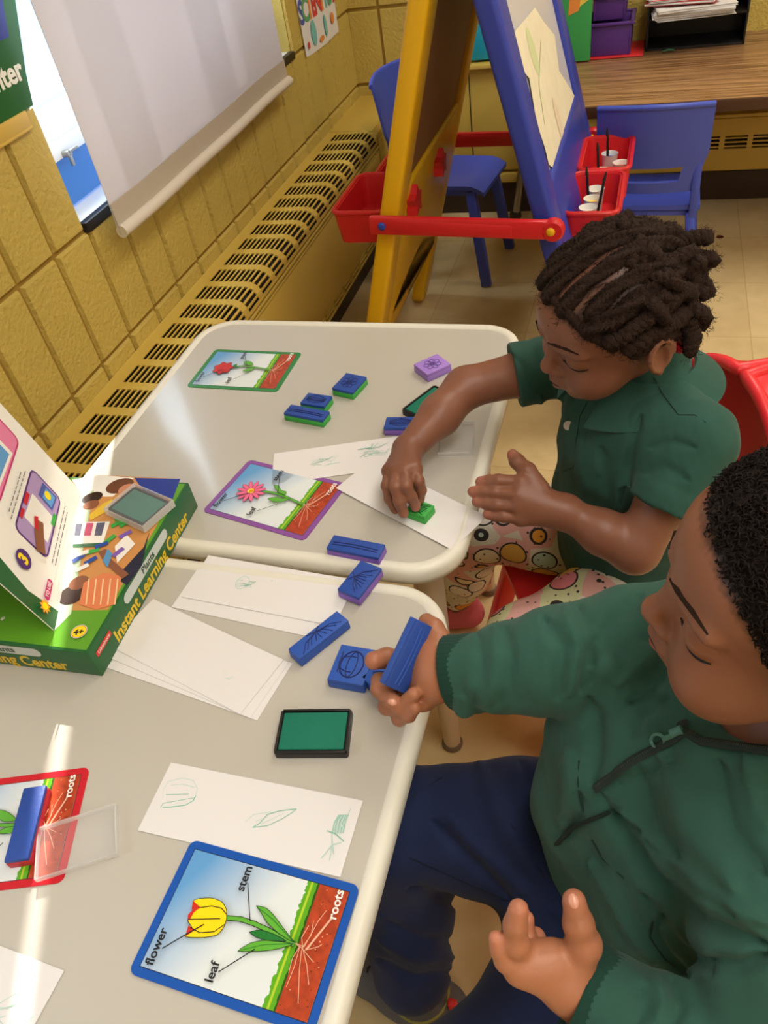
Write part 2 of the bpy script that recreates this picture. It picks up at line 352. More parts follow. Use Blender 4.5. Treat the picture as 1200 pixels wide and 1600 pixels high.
# convector heater along the left wall
m_heat = mat('yellow_enamel', (206, 176, 84), .38); m_dark = mat('heater_inside', (34, 28, 20), .8)
HX0, HX1, HT, HB = XW + .008, .045, .412, .13
def heater_profile():   # x,z from wall over the top and down the front
    p = [(HX0, HT)]; cxr, r = HX1 - .035, .035
    for i in range(7):
        a = math.radians(90 - 90 * i / 6); p.append((cxr + r * math.cos(a), HT - r + r * math.sin(a)))
    return p
def heater_left():
    ya, yb = -4.4, YW - .006
    root = thing('convector_heater', 'long yellow enamel convector heater with slotted top below the window', 'heater', (-.04, -2.0, 0))
    mb = MB()
    pr = heater_profile()
    S = [0]
    for a, b in zip(pr, pr[1:]): S.append(S[-1] + math.hypot(b[0] - a[0], b[1] - a[1]))
    def at_s(s):
        for i in range(len(S) - 1):
            if s <= S[i + 1]:
                f = (s - S[i]) / (S[i + 1] - S[i]); return (pr[i][0] + (pr[i + 1][0] - pr[i][0]) * f, pr[i][1] + (pr[i + 1][1] - pr[i][1]) * f)
        return pr[-1]
    def strip(s0, s1, y0, y1, k=1):
        for i in range(k):
            a, b = at_s(s0 + (s1 - s0) * i / k), at_s(s0 + (s1 - s0) * (i + 1) / k)
            mb.add([(a[0], y0, a[1]), (b[0], y0, b[1]), (b[0], y1, b[1]), (a[0], y1, a[1]), (a[0], y0, a[1] - .004), (b[0] - .002, y0, b[1] - .004), (b[0] - .002, y1, b[1] - .004), (a[0], y1, a[1] - .004)],
                   [(0, 3, 2, 1), (4, 5, 6, 7), (0, 1, 5, 4), (1, 2, 6, 5), (2, 3, 7, 6), (3, 0, 4, 7)], m_heat)
    tot = S[-1]; s_slot = .034; pit = .0132; ns = 9
    yend = -.005
    strip(0, s_slot, ya, yend, 1); strip(s_slot, tot, yend - .02, yend, 10)
    y = yend - .02; gp = .0855
    k = 0
    while y - gp > ya:
        for q in range(ns + 3):
            s0 = s_slot + q * pit + .0082
            if s0 < tot: strip(s0, min(s0 + .005, tot), y - gp + .024, y, 1)
        strip(s_slot, tot, y - gp, y - gp + .024, 10)
        y -= gp; k += 1
    strip(s_slot, tot, ya, y, 6)
    strip(0, tot, yend + .004, yb, 10)
    # front sheet, stepped louvre lines below the curve
    x = HX1
    for i in range(3): mb.box((x - .003, (ya + yend) / 2, HT - .040 - i * .012), (.006 + .002 * (i % 2), yend - ya, .007), m_heat, bev=.001)
    mb.box((x - .004, (ya + yend) / 2, (HT - .07 + HB) / 2), (.006, yend - ya, HT - .07 - HB), m_heat, bev=.0015)
    mb.box((x - .002, (yend + yb) / 2 + .002, (HT - .035 + HB) / 2), (.008, yb - yend - .004, HT - .035 - HB), m_heat, bev=.0015)
    mb.box((x - .006, -1.335 + .0, (HT + HB) / 2), (.012, .004, HT - HB - .02), m_heat)
    # lower slotted strip
    y = yend
    while y > ya:
        mb.box((x - .004, y - .008, HB - .012), (.006, .014, .03), m_heat); y -= .0855
    mb.box((x - .004, (ya + yb) / 2, HB - .003), (.006, yb - ya, .005), m_heat); mb.box((x - .004, (ya + yb) / 2, HB - .015), (.006, yb - ya, .004), m_heat); mb.box((x - .004, (ya + yb) / 2, HB - .03), (.006, yb - ya, .005), m_heat)
    mb.box((-.004, ya + .003, (HT + HB) / 2 - .02), (.09, .006, HT - HB), m_heat)
    mb.build('heater_cover', root, ang=50, off=root.location)
    mb = MB(); mb.box(((HX0 + HX1) / 2 - .003, (ya + yb) / 2, .25), (HX1 - HX0 - .012, yb - ya - .02, .29), m_dark); mb.build('heater_core', root, off=root.location)
heater_left()
def heater_back():
    root = thing('wall_heater', 'low yellow wall heater with slotted front under the wooden desk', 'heater', (1.6, YW - .05, 0))
    mb = MB(); y = YW - .09
    mb.box((1.95, y, .268), (2.7, .012, .055), m_heat, bev=.002); mb.box((1.95, y, .165), (2.7, .012, .07), m_heat, bev=.002)
    mb.box((1.95, YW - .05, .30), (2.7, .085, .012), m_heat, bev=.002)
    x = .62
    while x < 3.25: mb.box((x, y, .22), (.016, .010, .05), m_heat); x += .085
    for z in (.207, .220, .233): mb.box((1.95, y, z), (2.7, .008, .004), m_heat)
    mb.build('heater_cover', root, off=root.location)
    mb = MB(); mb.box((1.95, YW - .045, .21), (2.68, .07, .15), m_dark); mb.build('heater_core', root, off=root.location)
heater_back()

# ---------------------------------------------------------------- wall papers
m_pgreen = mat('poster_green', (34, 96, 44), .4); m_pblue = mat('poster_blue', (52, 66, 150), .4); m_white = mat('print_white', (236, 234, 228), .55)
A0 = on(0, 0, 0, XW + .012)
root = thing('classroom_poster', 'dark green poster with blue panel and white lettering at the left of the window', 'poster', (XW + .012, -1.6, .95))
ar = Art((XW + .0125, -1.322, .908), (0, 1, 0), (0, 0, 1), dz=.0003)
ar.poly([(-.62, -.002), (-.027, .003), (-.012, .05), (.033, .147), (.075, .55), (-.62, .55)], m_pgreen)
ar.poly([(-.56, .105), (-.018, .105), (.005, .16), (.03, .5), (-.56, .5)], m_pblue)
ar.text('Center', -.086, .058, .046, 0, m_white, .03)
o = ar.mb.build('printed_face', root, smooth=False, off=root.location)
sol = o.modifiers.new('thickness', 'SOLIDIFY'); sol.thickness = .0008; sol.offset = -1

m_paper = mat('white_paper', (226, 224, 224), .6)
COL = dict(r=mat('ink_red', (206, 66, 60), .6), b=mat('ink_blue', (74, 92, 168), .6), g=mat('ink_green', (96, 160, 110), .6), o=mat('ink_orange', (226, 140, 60), .6), t=mat('ink_teal', (120, 190, 190), .6), p=mat('ink_pink', (226, 120, 140), .6), y=mat('ink_yellow', (228, 200, 80), .6))
root = thing('scientist_sign', 'white paper sign with rainbow letters taped on the yellow wall beside the blind', 'sign', (XW + .008, .09, .76))
ar = Art((XW + .009, -.075, .650), (0, 1, 0), (0, 0, 1), dz=.0003)
ar.poly([(0, .005), (.06, .0), (.19, -.004), (.32, .0), (.33, .22), (0, .22)], m_paper)
for i, (c, k) in enumerate(zip('SCIENTIST', 'bgorrotgr')): ar.text(c, .02 + i * .0365, .115, .085, 0, COL[k], .04)
ar.ell(.09, .05, .022, .035, COL['t']); ar.ell(.2, .045, .012, .03, COL['t']); ar.ell(.27, .05, .016, .016, COL['o']); ar.ell(.03, .03, .008, .01, COL['r']); ar.ell(.15, .02, .02, .008, COL['o'])
ar.mb.build('paper', root, smooth=False, off=root.location)

# ---------------------------------------------------------------- desk at the back with its supplies
m_wood = mat('desk_woodgrain', (150, 112, 74), .32); n = m_wood.node_tree.nodes; L = m_wood.node_tree.links; b = n['Principled BSDF']
t = n.new('ShaderNodeTexCoord'); mp = n.new('ShaderNodeMapping'); mp.inputs['Scale'].default_value = (2.2, 60, 60); L.new(t.outputs['Object'], mp.inputs[0])
no = n.new('ShaderNodeTexNoise'); no.inputs['Scale'].default_value = 2.2; no.inputs['Detail'].default_value = 6; L.new(mp.outputs[0], no.inputs[0])
r = n.new('ShaderNodeValToRGB'); L.new(no.outputs[0], r.inputs[0]); r.color_ramp.elements[0].position = .35; r.color_ramp.elements[0].color = rgb(112, 78, 48); r.color_ramp.elements[1].position = .62; r.color_ramp.elements[1].color = rgb(172, 132, 90); L.new(r.outputs[0], b.inputs['Base Color'])
DZ = .52
root = thing('desk', 'long wood-grain laminate desk standing against the back wall', 'desk', (1.3, 0, 0))
mb = MB(); mb.box((1.68, .055, DZ - .0125), (2.24, .63, .025), m_wood, bev=.002); mb.build('desktop', root, off=root.location)
mb = MB(); mb.box((1.68, -.262, DZ - .014), (2.24, .006, .03), mat('dark_edge_trim', (74, 48, 30), .4), bev=.002); mb.build('edge_trim', root, off=root.location)
m_leg = mat('beige_leg', (206, 186, 158), .45)
for x, y, xt in ((.452, .25, .60), (.70, -.15, .70), (2.6, .2, 2.6), (2.6, -.18, 2.6)):
    mb = MB(); mb.tube([(xt, y, DZ - .02), (xt * .3 + x * .7, y, .30), (x, y, .0)], .0135, m_metal, 12); mb.lathe([(0, 0), (.022, 0), (.02, .018), (.012, .024)], m_base, (x, y, 0)); mb.build('leg', root, off=root.location)

# purple bins
m_purple = mat('purple_plastic', (84, 48, 128), .4)
def bin_(label, x0, x1, y0, y1, z0, h, m, rz=0):
    root = thing('storage_bin', label, 'bin', ((x0 + x1) / 2, (y0 + y1) / 2, z0), rz, 'purple bins on the desk')
    a, d = (x1 - x0) / 2, (y1 - y0) / 2; mb = MB(); th = .004
    mb.box((0, 0, th / 2), (2 * a - .01, 2 * d - .01, th), m)
    for s_ in (-1, 1):
        mb.box((0, s_ * (d - th), h / 2), (2 * a, th, h), m, bev=.001); mb.box((s_ * (a - th), 0, h / 2), (th, 2 * d, h), m, bev=.001)
        mb.box((0, s_ * d, h), (2 * a + .014, .012, .008), m, bev=.002); mb.box((s_ * a, 0, h), (.012, 2 * d + .014, .008), m, bev=.002)
    mb.build('bin_shell', root); return root
bin_('purple plastic bin on the desk right behind the blue easel panel, nearer one', .69, .822, .195, .345, DZ + .006, .085, m_purple)
bin_('purple plastic bin on top of the other purple bin on the desk', .705, .80, .215, .335, DZ + .098, .06, m_purple)
mb = MB(); mb.box((.76, .262, DZ + .003), (.20, .16, .004), mat('red_card', (206, 40, 44), .5), bev=.001); tag(mb.build('red_folder'), 'thin red folder lying under the purple bins on the desk', 'folder')
root = thing('picture_book', 'green and orange picture book standing behind the blue easel panel on the desk', 'book', (.66, .2, DZ + .002))
mb = MB(); mb.box((.655, .17, DZ + .155), (.10, .012, .30), mat('book_green', (60, 160, 84), .5), bev=.001); mb.build('cover', root, off=root.location)
mb = MB(); ar = Art((.607, .1635, DZ + .01), (1, 0, 0), (0, 0, 1), mb, dz=.0004); ar.poly([(.03, .12), (.06, .13), (.075, .18), (.07, .28), (.04, .27), (.035, .19)], COL['o']); ar.poly([(.062, .14), (.095, .16), (.095, .24), (.07, .2)], COL['y']); mb.build('cover_picture', root, smooth=False, off=root.location)
root = thing('document_tray', 'black document tray standing on the desk under the paper stacks', 'tray', (1.0, .29, DZ))
mb = MB(); mb.box((1.005, .30, DZ + .004), (.28, .14, .006), m_black); mb.box((1.005, .368, DZ + .06), (.28, .006, .12), m_black)
for x in (.867, 1.143): mb.box((x, .30, DZ + .06), (.006, .14, .12), m_black, bev=.001)
mb.box((1.005, .30, DZ + .085), (.28, .14, .006), m_black); mb.build('tray_shell', root, off=root.location)
m_sheet = mat('copy_paper', (226, 224, 222), .6); m_print = mat('print_black', (38, 38, 42), .6)
rnd = random.Random(5)
def paper_stack(label, cx, cy, z, wd, dp, nn, rot, spread=.006, tint=None):
    root = thing('paper_stack', label, 'papers', (cx, cy, z), rot)
    for g in range(4):
        mb = MB(); mb.M = Matrix.Rotation(rnd.uniform(-.07, .07), 4, 'Z') @ Matrix.Translation((rnd.uniform(-spread, spread), rnd.uniform(-spread, spread), 0))
        for i in range(nn):
            dx, dy = rnd.uniform(-.004, .004), rnd.uniform(-.004, .004)
            mb.box((dx, dy, .0007 + (g * nn + i) * .0015), (wd, dp, .0011), m_sheet if (i + g) % 5 else (tint or m_sheet))
        if g == 3:
            a = Art((-wd / 2, -dp / 2, nn * 4 * .0015), (1, 0, 0), (0, 1, 0), mb, dz=.0002)
            for k in range(5): a.line([(wd * .1, dp * (.2 + .13 * k)), (wd * rnd.uniform(.5, .85), dp * (.2 + .13 * k))], .003, m_print)
        mb.build('sheets', root)
    return root
paper_stack('sloping pile of white printed sheets leaning out of the black tray', .985, .235, DZ + .094, .215, .16, 5, .10)
paper_stack('taller pile of white and red sheets on top of the sloping pile', .955, .255, DZ + .128, .19, .15, 6, -.05, tint=mat('red_card', (206, 40, 44)))
paper_stack('white booklets with black printed label at the right end of the tray', 1.085, .29, DZ + .128, .13, .13, 4, .12)
mb = MB(); mb.grid(lambda u, v: ((.915 + .035 * u, .200 + .004 * math.sin(u * 5), DZ + .002 + .006 * math.sin(v * 3.1)), (0, 0, 1)) if False else ((.915 + .035 * u, .195 + .012 * v + .008 * u, DZ + .004 + .004 * math.sin(u * 3.1)), (0, 0, 1)), 6, 2, .0012, mat('green_felt', (60, 120, 84), .8)); tag(mb.build('ribbon_scrap'), 'small green curled scrap lying in front of the black tray on the desk', 'scrap')
root = thing('corner_cabinet', 'plain yellow cabinet in the corner behind the easel', 'cabinet', (.22, .33, 0))
mb = MB(); mb.box((.295, .325, .33), (.46, .085, .34), m_heat, bev=.003); mb.box((.295, .31, .508), (.475, .125, .012), m_heat, bev=.002); mb.box((.295, .30, .135), (.46, .06, .03), m_heat, bev=.002); mb.box((.30, .2815, .33), (.003, .002, .32), m_dark)
mb.build('cabinet_body', root, off=root.location); mb = MB(); mb.box((.295, .33, .06), (.46, .06, .12), m_base); mb.build('plinth', root, off=root.location)
mb = MB(); mb.box((.36, .312, DZ + .06), (.12, .07, .12), mat('turquoise_plastic', (30, 160, 190), .4), bev=.008); mb.box((.36, .312, DZ + .122), (.13, .08, .012), mat('turquoise_plastic', (30, 160, 190)), bev=.004)
tag(mb.build('turquoise_bin'), 'turquoise plastic box on the desk seen between the two easel panels', 'bin')

# ---------------------------------------------------------------- child chairs
def leg_beam(p, q, wd, m):
    mb = MB(); mb.beam(p, q, wd, wd * .8, m, bev=.005); return mb
def kid_chair(label, m, loc, rz, seat_h=.27, W=.27, back_top=.566, bw=.28, round_top=False, group=None):
    """origin on the floor under the seat; the sitter looks along +y"""
    root = thing('child_chair', label, 'chair', loc, rz, group)
    mb = MB()
    def seat(u, v):
        x = (u - .5) * W * (1 - .06 * v); y = -.13 + .27 * v; z = seat_h - .012 * math.sin(math.pi * u) * math.sin(math.pi * v) - (.02 * max(0, v - .8) * 5 * max(0, v - .8) * 5)
        return (x, y, z), (0, 0, 1)
    mb.grid(seat, 14, 14, .012, m); 
    mb.box((0, .0, seat_h - .018), (W - .03, .24, .02), m, bev=.006)
    mb.build('seat', root)
    mb = MB()
    def back(u, v):
        if round_top: v = math.sin(v * math.pi / 2)
        z0, z1 = seat_h + .05, back_top
        if round_top:
            hw = bw / 2 * (1 if v < .45 else math.sqrt(max(0.004, 1 - ((v - .45) / .551) ** 2.2)))
        else:
            hw = bw / 2 * (.80 + .20 * min(1, v / .45)) * (1 if v < .96 else .985)
        s_ = (u - .5) * 2; x = s_ * hw; curve = .055 if round_top else .03
        y = -.135 - .04 * v - curve * (1 - s_ * s_) * (.6 + .4 * v); z = z0 + (z1 - z0) * v + (0.006 * (1 - s_ * s_) if v > .9 and not round_top else 0)
        return (x, y, z), Vector((s_ * .5 * (.055 / .05 if round_top else .4), 1, .15)).normalized()
    hole = (lambda u, v: .13 < v < .30 and .20 < u < .80) if not round_top else (lambda u, v: v < .10 and .15 < u < .85)
    mb.grid(back, 26, 22, .010, m, hole)
    if not round_top: mb.tube([Vector(back(i / 16, 1)[0]) + Vector((0, -.004, 0)) for i in range(17)], .007, m, 8)
    else: mb.tube([Vector(back(0, i / 20)[0]) for i in range(0, 21)] + [Vector(back(i / 12, 1)[0]) for i in range(1, 12)] + [Vector(back(1, 1 - i / 20)[0]) for i in range(0, 21)], .009, m, 8)
    mb.build('backrest', root, ang=50)
    for sx in (-1, 1):
        for sy in (-1, 1):
            top = Vector((sx * (W / 2 - .022), sy * .095 - (.03 if sy < 0 else 0), seat_h - .012)); bot = Vector((sx * (W / 2 + .008), sy * .14 - (.03 if sy < 0 else 0), .0))
            mb = leg_beam(top, bot, .032, m)
            if sy < 0: mb.beam(top + Vector((sx * .006, -.004, -.02)), Vector((sx * (bw / 2 - .022), -.145, seat_h + .13)), .026, .022, m, bev=.005)
            mb.build('leg', root)
    return root
m_bluep = mat('blue_chair_plastic', (66, 84, 186), .35); m_redp = mat('red_chair_plastic', (228, 48, 56), .34)
kid_chair('blue plastic child chair with its back to the camera, pushed up to the wooden desk', m_bluep, (.915, -.27, 0), math.radians(-2), seat_h=.30, back_top=.572, bw=.275)
kid_chair('blue plastic child chair seen side on, behind the yellow easel panel', m_bluep, (.315, -.12, 0), math.radians(-97), seat_h=.31, back_top=.60, bw=.27, W=.26)

# ---------------------------------------------------------------- easel
m_ye = mat('yellow_easel_plastic', (226, 176, 20), .36, bump=.08, bscale=40); m_be = mat('blue_easel_plastic', (46, 62, 160), .36, bump=.06, bscale=40)
m_re = mat('red_easel_plastic', (204, 34, 40), .34, bump=.06, bscale=40)
def easel():
    root = thing('easel', 'double sided plastic easel, yellow panel and blue panel joined by red bars', 'easel', (.5, -.68, 0))
    ZT = 1.12; y0, y1 = -1.035, -.325
    def frame(xf, m, name, wd=.085, th=.042):
        mb = MB()
        def P(y, z, o=0): return Vector((xf(z) + o, y, z))
        outer = [(y0, .03)] ; n_arch = 10
        # outline of the legs, arch, and outer border; hole is the board opening
        def leg_poly(a, b):    # a,b are y limits of the leg, rounded foot
            pts = []
            for i in range(9):
                t = math.pi + math.pi * i / 8; pts.append(((a + b) / 2 + (b - a) / 2 * math.cos(t), .04 + .04 * math.sin(t)))
            return pts
        polys = []
        polys.append(leg_poly(y0, y0 + wd) + [(y0 + wd, .25), (y0 + wd * 1.1, ZT), (y0, ZT)])
        polys.append(leg_poly(y1 - wd, y1) + [(y1, ZT), (y1 - wd * 1.1, ZT), (y1 - wd, .25)])
        arch = [(y0 + wd * .9, .2)] + [(y0 + wd + (y1 - y0 - 2 * wd) * (.5 - .5 * math.cos(math.pi * i / n_arch)), .2 + .12 * math.sin(math.pi * i / n_arch)) for i in range(n_arch + 1)] + [(y1 - wd * .9, .2)]
        polys.append(arch + [(y1 - wd * .9, .60), (y0 + wd * .9, .60)])
        polys.append([(y0, ZT - .06), (y1, ZT - .06), (y1 - .02, ZT + .02), (y0 + .02, ZT + .02)])
        for k, pl in enumerate(polys):
            e = .0008 * (k % 2); nn = len(pl); vs = [P(y, z, -th / 2 + e) for y, z in pl] + [P(y, z, th / 2 - e) for y, z in pl]
            bm = bmesh.new(); bv = [bm.verts.new(v) for v in vs]
            bm.faces.new(bv[:nn][::-1]); bm.faces.new(bv[nn:])
            for i in range(nn): bm.faces.new((bv[i], bv[(i + 1) % nn], bv[nn + (i + 1) % nn], bv[nn + i]))
            bmesh.ops.recalc_face_normals(bm, faces=bm.faces)
            ed = [e_ for e_ in bm.edges if (e_.verts[0].index < nn) == (e_.verts[1].index < nn)]
            bm.verts.index_update(); ed = [e_ for e_ in bm.edges if abs(e_.calc_face_angle(0)) > .9]
            bmesh.ops.bevel(bm, geom=ed, offset=.010, segments=3, profile=.5, affect='EDGES')
            bm.verts.index_update(); mb.add([v.co.copy() for v in bm.verts], [[v.index for v in f.verts] for f in bm.faces], m); bm.free()
        mb.build(name, root, ang=45, off=root.location)
    ya = lambda z: .23 + .28 * z; xb = lambda z: .855 - .26 * z
    frame(ya, m_ye, 'yellow_panel'); frame(xb, m_be, 'blue_panel')
    def board(xf, m, name, th=.02, o=0):
        mb = MB(); a, b = y0 + .07, y1 - .07
        mb.add([(xf(z) + o + s_ * th / 2, y, z) for s_ in (-1, 1) for y, z in ((a, .58), (b, .58), (b, ZT - .03), (a, ZT - .03))], [(0, 1, 2, 3), (7, 6, 5, 4), (0, 4, 5, 1), (1, 5, 6, 2), (2, 6, 7, 3), (3, 7, 4, 0)], m)
        mb.build(name, root, smooth=False, off=root.location)
    board(ya, mat('brown_chalkboard', (150, 104, 66), .55, var=.08), 'brown_board'); board(xb, mat('grey_whiteboard', (206, 206, 214), .25), 'white_board')
    # lower corner gussets rounding the white board opening and red knobs on the yellow side
    for y, z in ((-.64, .53), (-.925, .555)):
        mb = MB(); c = Vector((ya(z) + .03, y, z))
        pts = [(math.cos(2 * math.pi * i / 10) * (.034 if i % 2 else .02), math.sin(2 * math.pi * i / 10) * (.034 if i % 2 else .02)) for i in range(10)]
        mb.M = Matrix.Translation(c) @ Matrix.Rotation(math.radians(90), 4, 'Y'); mb.prism(pts, -.012, .012, m_re); mb.build('star_knob', root, off=root.location)
    # spreader bars
    for y, nm in ((-1.055, 'spreader_bar'), (-.305, 'spreader_bar')):
        z0, z1 = (.558, .54) if y < -1 else (.47, .46)
        xa, xe = (ya(z0) - .035, xb(z1) + .02) if y < -1 else (ya(z0) - .02, xb(z1) + .02)
        mb = MB(); mb.beam((xa, y, z0), (xe, y, z1), .018, .040, m_re, bev=.007)
        mb.beam((xa + .05, y - .004, z0), (xe - .08, y - .004, z1), .014, .030, m_re, bev=.006)
        mb.M = Matrix.Translation((xe, y, z1)) @ Matrix.Rotation(math.radians(90), 4, 'X'); mb.lathe([(0, -.011), (.018, -.011), (.023, -.006), (.023, .006), (.018, .011), (0, .011)], m_re, n=20)
        mb.M = Matrix.Identity(4); sb = mb.build(nm, root, off=root.location)
        for (x, z), mm, n_ in (((xa + .03, z0), m_be, 'blue_peg'), ((xe - .004, z1), m_ye, 'yellow_peg')):
            mb = MB(); mb.ball((x, y - .011, z), (.009, .005, .009), mm, 14); o = mb.build(n_, sb, off=root.location)
    # trays
    def tray(x0, x1, ya_, yb_, z0, z1, name='paint_tray'):
        mb = MB(); n_ = 6
        o_ = rrect(x0, x1, ya_, yb_, .025, n_); i_ = rrect(x0 + .009, x1 - .009, ya_ + .009, yb_ - .009, .018, n_); k = len(o_)
        sh = lambda pl, s_: [((x - (x0 + x1) / 2) * s_ + (x0 + x1) / 2, (y - (ya_ + yb_) / 2) * s_ + (ya_ + yb_) / 2) for x, y in pl]
        ob = sh(o_, .9); ib = sh(i_, .88)
        vs = [(x, y, z0) for x, y in ob] + [(x, y, z1) for x, y in o_] + [(x, y, z1) for x, y in i_] + [(x, y, z0 + .01) for x, y in ib]
        fs = [tuple(range(k))[::-1]]
        for q in range(3): fs += [(q * k + i, q * k + (i + 1) % k, (q + 1) * k + (i + 1) % k, (q + 1) * k + i) for i in range(k)]
        fs.append(tuple(3 * k + i for i in range(k))); mb.add(vs, fs, m_re)
        mb.tube([(x, y, z1) for x, y in sh(o_, .985)] + [(sh(o_, .985)[0][0], sh(o_, .985)[0][1], z1)], .0055, m_re, 8, caps=False)
        mb.build(name, root, off=root.location)
    tray(.735, .855, -.905, -.675, .43, .505); tray(.745, .865, -.665, -.445, .43, .505)
    tray(.215, .345, -.93, -.70, .455, .530); tray(.235, .345, -.68, -.45, .44, .505)
    return ya, xb
ya_f, xb_f = easel()
# painting on the blue panel's board
root = thing('painting', 'cream sheet with faint child painting hanging crooked on the blue easel board', 'painting', (.65, -.68, .7))
sN = Vector((1, 0, .26)).normalized(); pO = Vector((xb_f(.5) + .0135, 0, .5)); V_ = Vector((-.26, 0, 1)).normalized(); U_ = V_.cross(sN) * -1
U_ = Vector((0, 1, 0))
def onboard(px, py):
    d = Vector(ray(px, py)); c = Vector(CAM); t_ = (pO - c).dot(sN) / d.dot(sN); q = c + d * t_ - pO; return (q.dot(U_), q.dot(V_))
ar = Art(pO, U_, V_, dz=.0004)
C2 = lambda x, y: onboard(500 + x / 1.714, y / 1.714)
ar.poly([C2(*p) for p in ((575, 20), (600, 60), (628, 95), (640, 190), (672, 240), (698, 290), (690, 345), (655, 400), (625, 452), (612, 440), (603, 400), (580, 330), (560, 210), (535, 180), (512, 95))], mat('cream_art_paper', (232, 226, 200), .6, var=.05, vscale=25))
ar.ell(*C2(570, 140), .03, .05, mat('faint_green_paint', (206, 216, 168), .6), .3); ar.ell(*C2(640, 330), .025, .06, mat('faint_pink_paint', (226, 212, 188), .6), .2)
ar.line([C2(590, 110), C2(585, 230), C2(600, 330)], .004, mat('faint_green_paint', (206, 216, 168)))
ar.mb.build('sheet', root, smooth=False, off=root.location)

# paint cups and brushes
m_cup = mat('white_cup', (228, 226, 220), .4)
def cup(px, py, paint, label, lean=(0, 0), r=.019, z=.44):
    c = zp(px, py, .50); root = thing('paint_cup', label, 'cup', (c[0], c[1], z), 0)
    mb = MB(); mb.lathe([(0, 0), (r * .8, 0), (r, .056), (r * 1.06, .058), (r * .96, .054), (r * .78, .003)], m_cup, n=24); mb.build('cup_shell', root)
    mb = MB(); mb.lathe([(0, .046), (r * .93, .046)], paint, n=24); mb.build('paint', root)
def brush(px, py, lean, label):
    c = zp(px, py, .50); root = thing('paintbrush', label, 'brush', (c[0], c[1], .45))
    mb = MB(); mb.tube([(0, 0, 0), (lean[0], lean[1], .09)], [.0035, .0028], m_black, 8); mb.build('handle', root)
    mb = MB(); mb.tube([(lean[0], lean[1], .09), (lean[0] * 1.25, lean[1] * 1.25, .108)], [.004, .0015], mat('bristle', (40, 32, 28), .8), 8); mb.build('bristles', root)
pb, pw, pr_, py_ = mat('paint_blue', (36, 96, 190), .3), mat('paint_white', (226, 222, 206), .3), mat('paint_red', (220, 74, 60), .3), mat('paint_yellow', (240, 200, 90), .3)
cup(953, 238, pb, 'white cup of blue paint in the far red easel tray'); cup(971, 252, pr_, 'white cup of orange red paint in the far red easel tray'); cup(940, 264, pw, 'white cup of white paint at the near end of the far easel tray')
cup(931, 293, pw, 'white cup of pale paint at the back of the near easel tray'); cup(926, 308, py_, 'white cup of yellow paint in the near red easel tray'); cup(919, 322, pw, 'white cup smeared with paint at the front of the near easel tray')
brush(951, 236, (-.004, -.01), 'black paintbrush standing in the blue paint cup'); brush(922, 300, (-.008, -.004), 'black paintbrush leaning left in the near tray'); brush(932, 312, (.014, .004), 'black paintbrush leaning right in the near tray'); brush(937, 262, (-.006, 0), 'black paintbrush in the white paint cup of the far tray')

# ---------------------------------------------------------------- tables
m_lam = mat('speckled_laminate', (190, 186, 176), .30, var=.03, vscale=3, spec=.5, coat=.5); MATS['speckled_laminate'].node_tree.nodes['Principled BSDF'].inputs['Coat Roughness'].default_value = .12
m_edge = mat('cream_edge_band', (226, 223, 210), .35)
TZ = .56
def table(label, x0, x1, y0, y1, rz=0):
    cx, cy = (x0 + x1) / 2, (y0 + y1) / 2; a, d = (x1 - x0) / 2, (y1 - y0) / 2
    root = thing('activity_table', label, 'table', (cx, cy, 0), rz, 'cream topped classroom tables')
    mb = MB(); mb.prism(rrect(-a + .012, a - .012, -d + .012, d - .012, .055, 10), TZ - .024, TZ, m_lam); mb.build('tabletop', root)
    mb = MB(); path = rrect(-a + .012, a - .012, -d + .012, d - .012, .055, 10); k = len(path)
    prof = [(-.0045, .0), (-.002, .0022), (.004, .0026), (.0095, .001), (.012, -.005), (.0125, -.014), (.010, -.023), (.004, -.027), (-.004, -.027)]
    vs = []; fs = []; m_ = len(prof)
    for i, (x, y) in enumerate(path):
        xa, ya = path[i - 1]; xb, yb = path[(i + 1) % k]; tx, ty = xb - xa, yb - ya; l_ = math.hypot(tx, ty); nx, ny = ty / l_, -tx / l_
        for o_, z in prof: vs.append((x + nx * o_, y + ny * o_, TZ + z))
    for i in range(k):
        for j in range(m_ - 1):
            p, q = i * m_ + j, ((i + 1) % k) * m_ + j; fs.append((p, q, q + 1, p + 1))
    mb.add(vs, fs, m_edge); mb.build('edge_band', root, ang=60)
    mb = MB()
    for s_ in (-1, 1): mb.box((0, s_ * (d - .075), TZ - .04), (2 * a - .16, .02, .03), m_leg, bev=.003); mb.box((s_ * (a - .075), 0, TZ - .04), (.02, 2 * d - .16, .03), m_leg, bev=.003)
    mb.build('apron', root)
    for sx in (-1, 1):
        for sy in (-1, 1):
            x, y = sx * (a - .07), sy * (d - .1)
            mb = MB(); mb.tube([(x, y, TZ - .024), (x, y, .3), (x, y, .012)], [.0225, .020, .0145], m_leg, 20); lg = mb.build('leg', root)
            mb = MB(); mb.lathe([(0, 0), (.017, 0), (.0185, .006), (.0165, .014), (0, .016)], mat('grey_glide', (120, 104, 86), .5), (x, y, 0)); mb.build('glide', lg)
table('cream topped rounded table farther from the camera, next to the girl', .156, .736, -2.008, -1.452)
table('cream topped rounded table nearer the camera, beside the boy', .156, .741, -2.60, -2.026)

